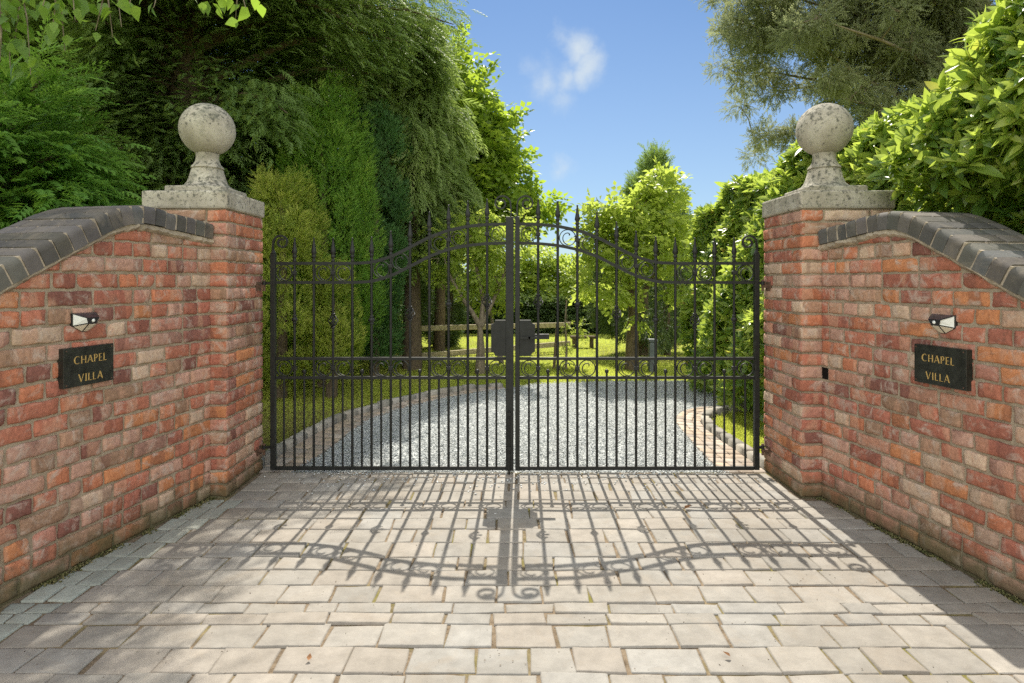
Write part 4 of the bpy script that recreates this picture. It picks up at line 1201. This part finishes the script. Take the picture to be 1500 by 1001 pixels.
# tree seen through the right leaf
st = [([px(926, 541, 8.8), px(926, 500, 8.8), px(928, 458, 8.8), px(924, 420, 8.8), px(920, 370, 8.85), px(918, 330, 8.9)], .105), ([px(929, 462, 8.8), px(942, 430, 8.75), px(958, 405, 8.7), px(970, 360, 8.7)], .05), ([px(926, 440, 8.8), px(908, 400, 8.8), px(890, 360, 8.8)], .04)]
cl = [(px(885, 330, 8.8), .34), (px(915, 320, 8.9), .42), (px(950, 300, 8.9), .40), (px(972, 275, 8.9), .26), (px(985, 320, 8.8), .36), (px(1005, 350, 8.8), .3), (px(935, 360, 8.7), .4), (px(895, 375, 8.7), .3), (px(880, 300, 8.9), .18), (px(868, 420, 8.6), .22), (px(915, 420, 8.5), .25), (px(980, 370, 8.7), .3), (px(960, 275, 9), .28), (px(900, 440, 8.5), .16), (px(935, 466, 8.5), .14), (px(862, 350, 8.8), .2), (px(975, 425, 8.5), .16), (px(1000, 425, 8.5), .16)]
leafy('ornamental_tree', 'bright leafy tree with a dark trunk seen through the right gate leaf', 'tree', (1.80, 8.8, 0), st, cl, 640, M['bright'], M['bark'], 52, (.15, .24), TWIGM, shell=.2, droop=.35, limb_r=.02)
# slim sapling by the lock plate
st = [([px(829, 541, 8.8), px(830, 510, 8.8), px(828, 470, 8.8), px(830, 440, 8.8)], .016)]
leafy('rose_bush', 'slim sparse rose bush with pale leaves on the lawn right of the latch', 'shrub', (.84, 8.8, 0), st, [(px(832, 480, 8.8), .12), (px(850, 478, 8.8), .13), (px(828, 510, 8.8), .09), (px(858, 490, 8.8), .08), (px(832, 530, 8.8), .08)], 1500, M['bright'], M['barkgrey'], 53, (.05, .09), TWIG, shell=.1, limb_r=.006)
# clipped dark yews
def dome(name, lab, base, rx, z0, z1, seed, n, mat='darkhedge', trunks=1):
    rg = np.random.default_rng(seed)
    root = thing(name, lab, 'shrub', base)
    tr = MB()
    for k in range(trunks):
        dx = (k-(trunks-1)/2)*.42
        tr.tube([(base[0]+dx, base[1], -.1), (base[0]+dx*.9, base[1], (z0+z1)/2)], [.13 if k == 0 or trunks == 1 else .06, .06], 9)
    tr.build('trunk', M['bark'], root, smooth=60)
    d = sph(rg, n); r = .72+.28*rg.random(n)**.5
    lob = 1+.06*np.sin(d[:, 0]*9+d[:, 2]*5)+.05*np.sin(d[:, 1]*8+1)
    P = np.array([base[0], base[1], (z0+z1)/2])+d*(r*lob)[:, None]*np.array([rx, rx, (z1-z0)/2])
    V, Fq, ti = scatter(*SPRAY_FINE, P, d+rg.normal(size=(n, 3))*.5, rg.normal(size=(n, 3)), rg.uniform(.10, .18, n), np.clip(.45+rg.normal(size=n)*.22, 0, 1))
    np_mesh('crown', V, Fq, M[mat], root, tint=ti)
dome('yew_topiary', 'mushroom shaped dark yew on a short trunk behind the bollard', (2.58, 10.6, 0), 1.12, .14, 2.0, 54, 9000, trunks=2)
dome('yew_topiary', 'dark egg shaped yew behind the rail fence left of the lock plate', (-1.30, 11.9, 0), .38, -.05, 1.62, 55, 3500)
dome('yew_topiary', 'dark yew mound behind the stout trunk and the fence', (-2.2, 10.9, 0), .75, -.05, 2.1, 56, 6000)
dome('yew_shrub', 'broad dark yew bush in the gap right of the left stone ball', (-3.95, 9.6, 0), 1.25, -.1, 3.9, 157, 9000)
# far conifers
for (X, d, zt, r, lab, sd) in ((958, 25, 6.6, .95, 'tall dark pointed conifer far behind the bright tree', 57), (935, 26, 5.6, .8, 'shorter dark conifer left beside the tall pointed one', 58), (985, 25.5, 4.9, .8, 'lowest dark conifer tip right of the tall pointed one', 59)):
    column_tree('distant_conifer', lab, 'tree', ((X-745)*d/F, d, 0), zt, r, M['yew'], M['bark'], sd, 220, 30, (.7, .22), (.22, .36), prof=lambda f: (1-f)**.9+.03, group='conifers beyond the lawn', outw=.3)
# shrubs closing the lawn
def shrub_row():
    rg = np.random.default_rng(60)
    labs = ['leafy shrub at the far left end of the garden hedge', 'leafy shrub behind the fence in the far hedge', 'shrub behind the lean young tree in the far hedge', 'tall shrub directly behind the lock plates in the far hedge', 'shrub rising behind the rose bush in the far hedge',
            'shrub left of the right hand trunk in the far hedge', 'shrub behind the mushroom yew in the far hedge', 'shrub at the right end of the far hedge']
    for i in range(8):
        x = -6.5+i*1.85; y = 16.3+rg.uniform(-.4, .6)
        cl = []
        for k in range(7):
            cl.append(((x+rg.uniform(-.8, .8), y+rg.uniform(-.35, .35), rg.uniform(.8, 1.9)), rg.uniform(.4, .65)))
        cl.append(((x, y-.2, .75), .8))
        leafy('garden_shrub', labs[i], 'shrub', (x, y, 0), [([(x, y, -.1), (x, y, .7), (x+.1, y, 1.4)], .05)], cl, 430, M['bright' if i in (1, 2, 3, 4, 5, 6) else 'maple'], M['bark'], 61+i, (.18, .30), TWIGM, group='shrubs closing the lawn', shell=.3)
shrub_row()
rg = np.random.default_rng(70)
n = 14000
P = np.column_stack([rg.uniform(-7, 8.5, n), 15.0+rg.random(n)**.6*.7*np.where(rg.random(n) < .75, 0.15, 1), rg.uniform(.0, 1, n)*(.72+.10*np.sin(np.linspace(0, 9, n)))])
V, Fq, ti = scatter(*TWIG, P, np.array([0, -1, .3])+rg.normal(size=P.shape)*.6, np.array([0, 0, 1.])+rg.normal(size=P.shape)*.4, rg.uniform(.16, .28, n), np.clip(.4+rg.normal(size=n)*.2, 0, 1))
o = np_mesh('garden_hedge', V, Fq, M['darkhedge'], loc=(0, 15.3, 0), tint=ti); tag(o, 'low dark clipped hedge along the far edge of the lawn', 'hedge')

# laurel hedges on the right
def laurel(name, lab, cat, surf, n, seed, size, base, stems):
    rg = np.random.default_rng(seed)
    root = thing(name, lab, cat, base)
    tr = MB()
    for p0, p1 in stems:
        tr.tube([p0, (np.array(p0)+np.array(p1))/2+rg.normal(size=3)*.05, p1], [.035, .025, .008], 6)
    tr.build('stems', M['bark'], root, smooth=60)
    Vs = []; Fs = []; Ts = []; nb = 0
    for k in range(3):
        P, N = surf(rg, n//3)
        ti = np.clip(.36+.25*np.sin(P[:, 0]*3+P[:, 2]*4)*np.sin(P[:, 1]*3.3)+rg.normal(size=len(P))*.2, 0, 1)
        ax = N*.75+np.array([0, 0, .35])+rg.normal(size=P.shape)*.62
        V, Fq, t = scatter(*LAUREL[k], P, ax, rg.normal(size=P.shape), rg.uniform(*size, len(P)), ti)
        m = len(LAUREL[k][0])
        t = np.clip(t+np.repeat(np.tile(np.linspace(-.22, .30, 8), len(P))+rg.normal(size=len(P)*8)*.10, m//8), 0, .8)
        lf = rg.random(len(P)*8); t = np.where(np.repeat(lf, m//8) < .012, 1.25, t)
        Vs.append(V); Fs.append(Fq+nb); Ts.append(t); nb += len(V)
    np_mesh('crown', np.concatenate(Vs), np.concatenate(Fs), M['laurel'], root, tint=np.concatenate(Ts))
def surf_drive(rg, n):
    y = 4.35+rg.random(n)*3.3; z = .03+rg.random(n)**.8*2.22
    hmax = 2.38-.06*(y-4.3)+.10*np.sin(y*4.1)
    z = np.minimum(z, hmax)
    xf = 2.18+.04*np.sin(y*2.6+z*1.8)+.07*np.sin(y*6+z*5)+.36*np.clip((z-.9)/1.5, 0, 1)**1.3
    top = rg.random(n) < .3
    x = np.where(top, 2.42+rg.random(n)*.95, xf+rg.random(n)**1.3*.42)
    z = np.where(top, hmax-.05*rg.random(n)+.08*np.sin(x*9)*np.sin(y*7), z)
    N = np.where(top[:, None], np.array([[-.2, -.15, 1]]), np.array([[-1, -.45, .25]]))
    return np.column_stack([x, y, z]), N
laurel('laurel_hedge', 'bright glossy laurel hedge running along the drive beyond the right gate', 'hedge', surf_drive, 9300, 81, (.08, .165), (2.6, 5.9, 0), [((2.6, 4.6+.35*k, -.1), (2.45, 4.6+.35*k, 1.6)) for k in range(9)])
def surf_wall(rg, n):
    # billowing mass behind the right wall, taller towards the viewer
    y = 1.7+rg.random(n)*2.75
    hmax = 2.32+.50*np.clip((3.75-y)/.9, 0, 1)+.10*np.sin(y*5.1)
    z = .9+rg.random(n)**.8*(hmax-.9)
    xw = 2.452-.172*y
    over = .46*np.clip((z-1.64)/.2, 0, 1)*np.clip((3.56-y)/.2, 0, 1)
    xf = np.maximum(xw+.62-over*.75, 2.05)+.06*np.sin(y*5+z*4)+.05*np.sin(y*11+z*9)+.42*np.clip((z-1.75)/(hmax-1.6), 0, 1)**1.8
    xf = np.where(y > 3.5, np.maximum(xf, 2.42), xf)
    top = rg.random(n) < .28
    x = np.where(top, xf+rg.random(n)*1.2+.25, xf+rg.random(n)**1.3*.40)
    z = np.where(top, hmax+.06*np.sin(x*8)+.04*rg.normal(size=n), z)
    N = np.where(top[:, None], np.array([[-.3, -.3, 1]]), np.array([[-1, -.5, .3]]))
    return np.column_stack([x, y, z]), N
laurel('laurel_hedge', 'big leaved laurel hedge spilling over the coping of the right wall', 'hedge', surf_wall, 9000, 82, (.07, .165), (2.9, 3.1, 0), [((2.8, 1.9+.3*k, -.1), (2.75, 1.9+.3*k, 1.9)) for k in range(8)])
# large cedar behind the laurel
rg = np.random.default_rng(83); cl = []; bt = [([(11.4, 14.6, -.1), (11.3, 14.6, 3), (11.2, 14.5, 6), (11.1, 14.4, 10)], .3)]
for k in range(30):                                        # boughs, each carrying a row of billowing tufts
    z0 = 4.5+k*.18+rg.uniform(-.15, .15); az = math.pi+rg.uniform(-.75, .75) if k % 5 else rg.uniform(-1, 1)
    L = rg.uniform(4.6, 6.6)*(1 if z0 < 8.2 else .8)
    pts = np.array(limb_pts((11.5, 14.5, z0-.4), (math.cos(az), math.sin(az), .32), L, rg, 7, .12, .02, .10))
    bt.append(([tuple(p) for p in pts], .075))
    for q in range(12):
        t = (rg.uniform(.12, 1.02) if q > 1 else .96+.05*q)*5.99; m = int(min(t, 5)); c = pts[m]+(pts[m+1]-pts[m])*(t-m)
        c = c+rg.normal(size=3)*np.array([.25, .45, .2])
        cl.append((tuple(c), rg.uniform(.34, .74)*(1.1-.045*t)))
leafy('cedar_tree', 'large grey green cedar with ragged open boughs above the right hand laurel', 'tree', (11.4, 14.6, 0), bt, cl, 1150, M['cedar'], M['barkgrey'], 83, (.13, .26), SPRAY_FINE, shell=.25, droop=.15, limb_r=.03, flat=.7)
# birch whose branches hang into the top left corner
def birch():
    rg = np.random.default_rng(84)
    root = thing('birch_tree', 'birch branches with heart shaped leaves hanging in the top left corner', 'tree', (-4.1, 2.4, 0))
    tr = MB(); tr.tube([(-4.1, 2.4, -.1), (-4.05, 2.4, 1.6), (-3.95, 2.45, 3.2), (-3.9, 2.5, 5)], [.13, .11, .08, .05], 10)
    tr.tube([(-3.95, 2.45, 3.0), (-3.2, 2.6, 3.12), (-2.4, 2.7, 3.02), (-1.5, 2.8, 2.98), (-1.05, 2.85, 2.9)], [.05, .035, .022, .014, .006], 7)
    tr.tube([(-4.0, 2.4, 2.4), (-3.2, 2.5, 2.75), (-2.6, 2.6, 2.6), (-2.2, 2.65, 2.4)], [.04, .025, .015, .005], 7)
    lv = leaf(4, 1, .36, .2, .12, .52)
    P = []; A = []
    hangs = []
    for X, Y0, Y1, n_ in ((20, -60, 70, 16), (45, -60, 110, 16), (75, -60, 60, 12), (0, -40, 90, 16), (110, -60, 30, 10), (-30, -60, 120, 16), (140, -60, 45, 8), (165, -60, 55, 7), (190, -60, 5, 6), (225, -60, 12, 4), (300, -60, 0, 6), (325, -60, 25, 8), (345, -60, 28, 7), (360, -60, 12, 6), (320, -60, -5, 6), (60, -60, 20, 12), (95, -60, 75, 8), (178, -60, 40, 5), (15, 20, 100, 12), (-10, 0, 100, 10)):
        d = 2.62+rg.uniform(-.12, .12)
        a = np.array(px(X+rg.uniform(-40, 10), Y0, d)); b = np.array(px(X, Y1, d+rg.uniform(-.05, .05)))
        m = (a+b)/2+np.array([.02, 0, -.01]); tr.tube([a, m, b], [.004, .003, .0015], 5)
        for k in range(n_):
            t = rg.uniform(.15, 1.02); q = a*(1-t)**2+2*m*t*(1-t)+b*t*t
            P.append(q+rg.normal(size=3)*.035); A.append(np.array([rg.normal()*.5, rg.normal()*.5, -.9]))
    for _ in range(900):                                  # the rest of the crown, mostly above the picture
        q = np.array([rg.uniform(-4.6, -1.2), rg.uniform(2.0, 3.3), 0]); q[2] = 3.0+rg.random()*1.5
        P.append(q); A.append(np.array([rg.normal()*.6, rg.normal()*.6, -.8]))
    P = np.array(P); A = np.array(A); n = len(P)
    V, Fq, ti = scatter(*lv, P, A, rg.normal(size=P.shape)+np.array([0, -.9, .5]), rg.uniform(.045, .078, n), np.clip(.45+rg.normal(size=n)*.25, 0, 1))
    tr.build('trunk', M['barkgrey'], root, smooth=60)
    np_mesh('crown', V, Fq, M['birch'], root, tint=ti, smooth=True)
birch()

# ------------------------------------------------------------------ sky, sun, camera
SUN_EL, SUN_AZ = 49.2, 1.4
w = bpy.data.worlds.new('World'); bpy.context.scene.world = w; w.use_nodes = True
t = w.node_tree; t.nodes.clear()
out = t.nodes.new('ShaderNodeOutputWorld'); bg = t.nodes.new('ShaderNodeBackground'); bg.inputs['Strength'].default_value = .06
sky = t.nodes.new('ShaderNodeTexSky'); sky.sky_type = 'NISHITA'; sky.sun_disc = False
sky.sun_elevation = R(SUN_EL); sky.sun_rotation = R(SUN_AZ); sky.air_density = 1.0; sky.dust_density = .25; sky.ozone_density = 2.2
tc = t.nodes.new('ShaderNodeTexCoord')
def vm(op, a, b=None, val=None):
    n_ = t.nodes.new('ShaderNodeVectorMath'); n_.operation = op
    t.links.new(a, n_.inputs[0])
    if val is not None: n_.inputs[1].default_value = val
    return n_
def mth(op, a, b):
    n_ = t.nodes.new('ShaderNodeMath'); n_.operation = op
    for s_, v in ((n_.inputs[0], a), (n_.inputs[1], b)):
        if isinstance(v, (int, float)): s_.default_value = v
        else: t.links.new(v, s_)
    return n_.outputs[0]
ns = t.nodes.new('ShaderNodeTexNoise'); ns.inputs['Scale'].default_value = 13; ns.inputs['Detail'].default_value = 8; ns.inputs['Roughness'].default_value = .6
t.links.new(tc.outputs['Generated'], ns.inputs['Vector'])
nw = t.nodes.new('ShaderNodeTexNoise'); nw.inputs['Scale'].default_value = 10; nw.inputs['Detail'].default_value = 6; nw.inputs['Roughness'].default_value = .6
t.links.new(tc.outputs['Generated'], nw.inputs['Vector'])
off = vm('SUBTRACT', nw.outputs['Color'], val=(.5, .5, .5)); off = vm('SCALE', off.outputs[0]); off.inputs['Scale'].default_value = .10
warp = t.nodes.new('ShaderNodeVectorMath'); warp.operation = 'ADD'; t.links.new(tc.outputs['Generated'], warp.inputs[0]); t.links.new(off.outputs[0], warp.inputs[1])
tot = None
for X, Y, rad, amp in ((835, 62, .045, .9), (858, 95, .05, 1.0), (820, 112, .045, .8), (790, 118, .045, .75), (815, 145, .04, .7), (770, 100, .03, .5), (828, 245, .03, .55), (650, 75, .06, .8), (690, 110, .04, .5)):
    dv = np.array(((X-745)/F, 1, (412-Y)/F)); dv /= np.linalg.norm(dv)
    sb = vm('DISTANCE', warp.outputs[0], val=tuple(dv))
    mk = mth('MULTIPLY', mth('MAXIMUM', mth('SUBTRACT', 1, mth('DIVIDE', sb.outputs['Value'], rad)), 0), amp)
    tot = mk if tot is None else mth('MAXIMUM', tot, mk)
cr = t.nodes.new('ShaderNodeValToRGB'); cr.color_ramp.elements[0].position = .12; cr.color_ramp.elements[1].position = .72; cr.color_ramp.interpolation = 'EASE'
t.links.new(mth('MULTIPLY', mth('POWER', tot, .7), mth('ADD', ns.outputs['Fac'], .15)), cr.inputs['Fac'])
mx = t.nodes.new('ShaderNodeMix'); mx.data_type = 'RGBA'
tn = t.nodes.new('ShaderNodeMix'); tn.data_type = 'RGBA'; tn.blend_type = 'MULTIPLY'; tn.inputs[0].default_value = 1
t.links.new(sky.outputs[0], tn.inputs[6]); tn.inputs[7].default_value = (.73, .895, 1.04, 1)
hz = t.nodes.new('ShaderNodeMix'); hz.data_type = 'RGBA'; sz_ = t.nodes.new('ShaderNodeSeparateXYZ'); t.links.new(tc.outputs['Generated'], sz_.inputs[0])
t.links.new(mth('MULTIPLY', mth('MAXIMUM', mth('SUBTRACT', 1, mth('DIVIDE', sz_.outputs['Z'], .42)), 0), .50), hz.inputs[0])
t.links.new(tn.outputs[2], hz.inputs[6]); hz.inputs[7].default_value = (5.4, 6.6, 7.8, 1); t.links.new(hz.outputs[2], mx.inputs[6])
t.links.new(mth('MULTIPLY', cr.outputs['Color'], .8), mx.inputs[0]); mx.inputs[7].default_value = (7.2, 7.9, 8.2, 1)
# added fill light: bright unseen cloud in the sky half behind the camera
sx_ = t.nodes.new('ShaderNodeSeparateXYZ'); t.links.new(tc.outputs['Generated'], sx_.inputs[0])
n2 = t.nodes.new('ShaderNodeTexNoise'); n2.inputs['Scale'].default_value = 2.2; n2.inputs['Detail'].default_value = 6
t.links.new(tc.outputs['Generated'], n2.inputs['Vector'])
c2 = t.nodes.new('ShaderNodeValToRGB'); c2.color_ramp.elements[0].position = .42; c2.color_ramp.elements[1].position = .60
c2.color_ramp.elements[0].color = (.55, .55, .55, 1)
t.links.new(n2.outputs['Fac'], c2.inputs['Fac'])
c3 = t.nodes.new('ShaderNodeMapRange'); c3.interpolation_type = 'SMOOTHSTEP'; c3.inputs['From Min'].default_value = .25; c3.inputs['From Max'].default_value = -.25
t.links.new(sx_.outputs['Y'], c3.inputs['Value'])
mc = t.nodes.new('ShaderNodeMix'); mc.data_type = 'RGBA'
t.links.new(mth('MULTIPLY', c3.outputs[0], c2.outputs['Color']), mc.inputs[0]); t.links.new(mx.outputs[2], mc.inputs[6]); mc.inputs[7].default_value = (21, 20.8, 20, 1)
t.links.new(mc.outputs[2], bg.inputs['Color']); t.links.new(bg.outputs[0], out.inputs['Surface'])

sl = bpy.data.lights.new('sun', 'SUN'); sl.energy = 4.4; sl.angle = R(.42); sl.color = (1, .93, .82)
so = bpy.data.objects.new('sun', sl); C.objects.link(so)
dirv = Vector((math.sin(R(SUN_AZ))*math.cos(R(SUN_EL)), math.cos(R(SUN_AZ))*math.cos(R(SUN_EL)), math.sin(R(SUN_EL))))
so.rotation_euler = dirv.to_track_quat('Z', 'Y').to_euler(); so.location = (0, 10, 12)

cam = bpy.data.cameras.new('camera'); co = bpy.data.objects.new('camera', cam); C.objects.link(co)
co.location = (0, 0, H); co.rotation_euler = (R(90), 0, 0)
cam.sensor_width = 36; cam.lens = F/1500*36; cam.shift_x = 5/1500; cam.shift_y = -88.5/1500; cam.clip_end = 2000; cam.clip_start = .05
sc = bpy.context.scene
sc.camera = co
sc.render.engine = 'CYCLES'
sc.view_settings.view_transform = 'Standard'; sc.view_settings.look = 'None'; sc.view_settings.exposure = .82; sc.view_settings.gamma = 1
sc.cycles.use_denoising = False; sc.cycles.sample_clamp_indirect = 6; sc.cycles.max_bounces = 8; sc.cycles.diffuse_bounces = 5; sc.cycles.transmission_bounces = 6
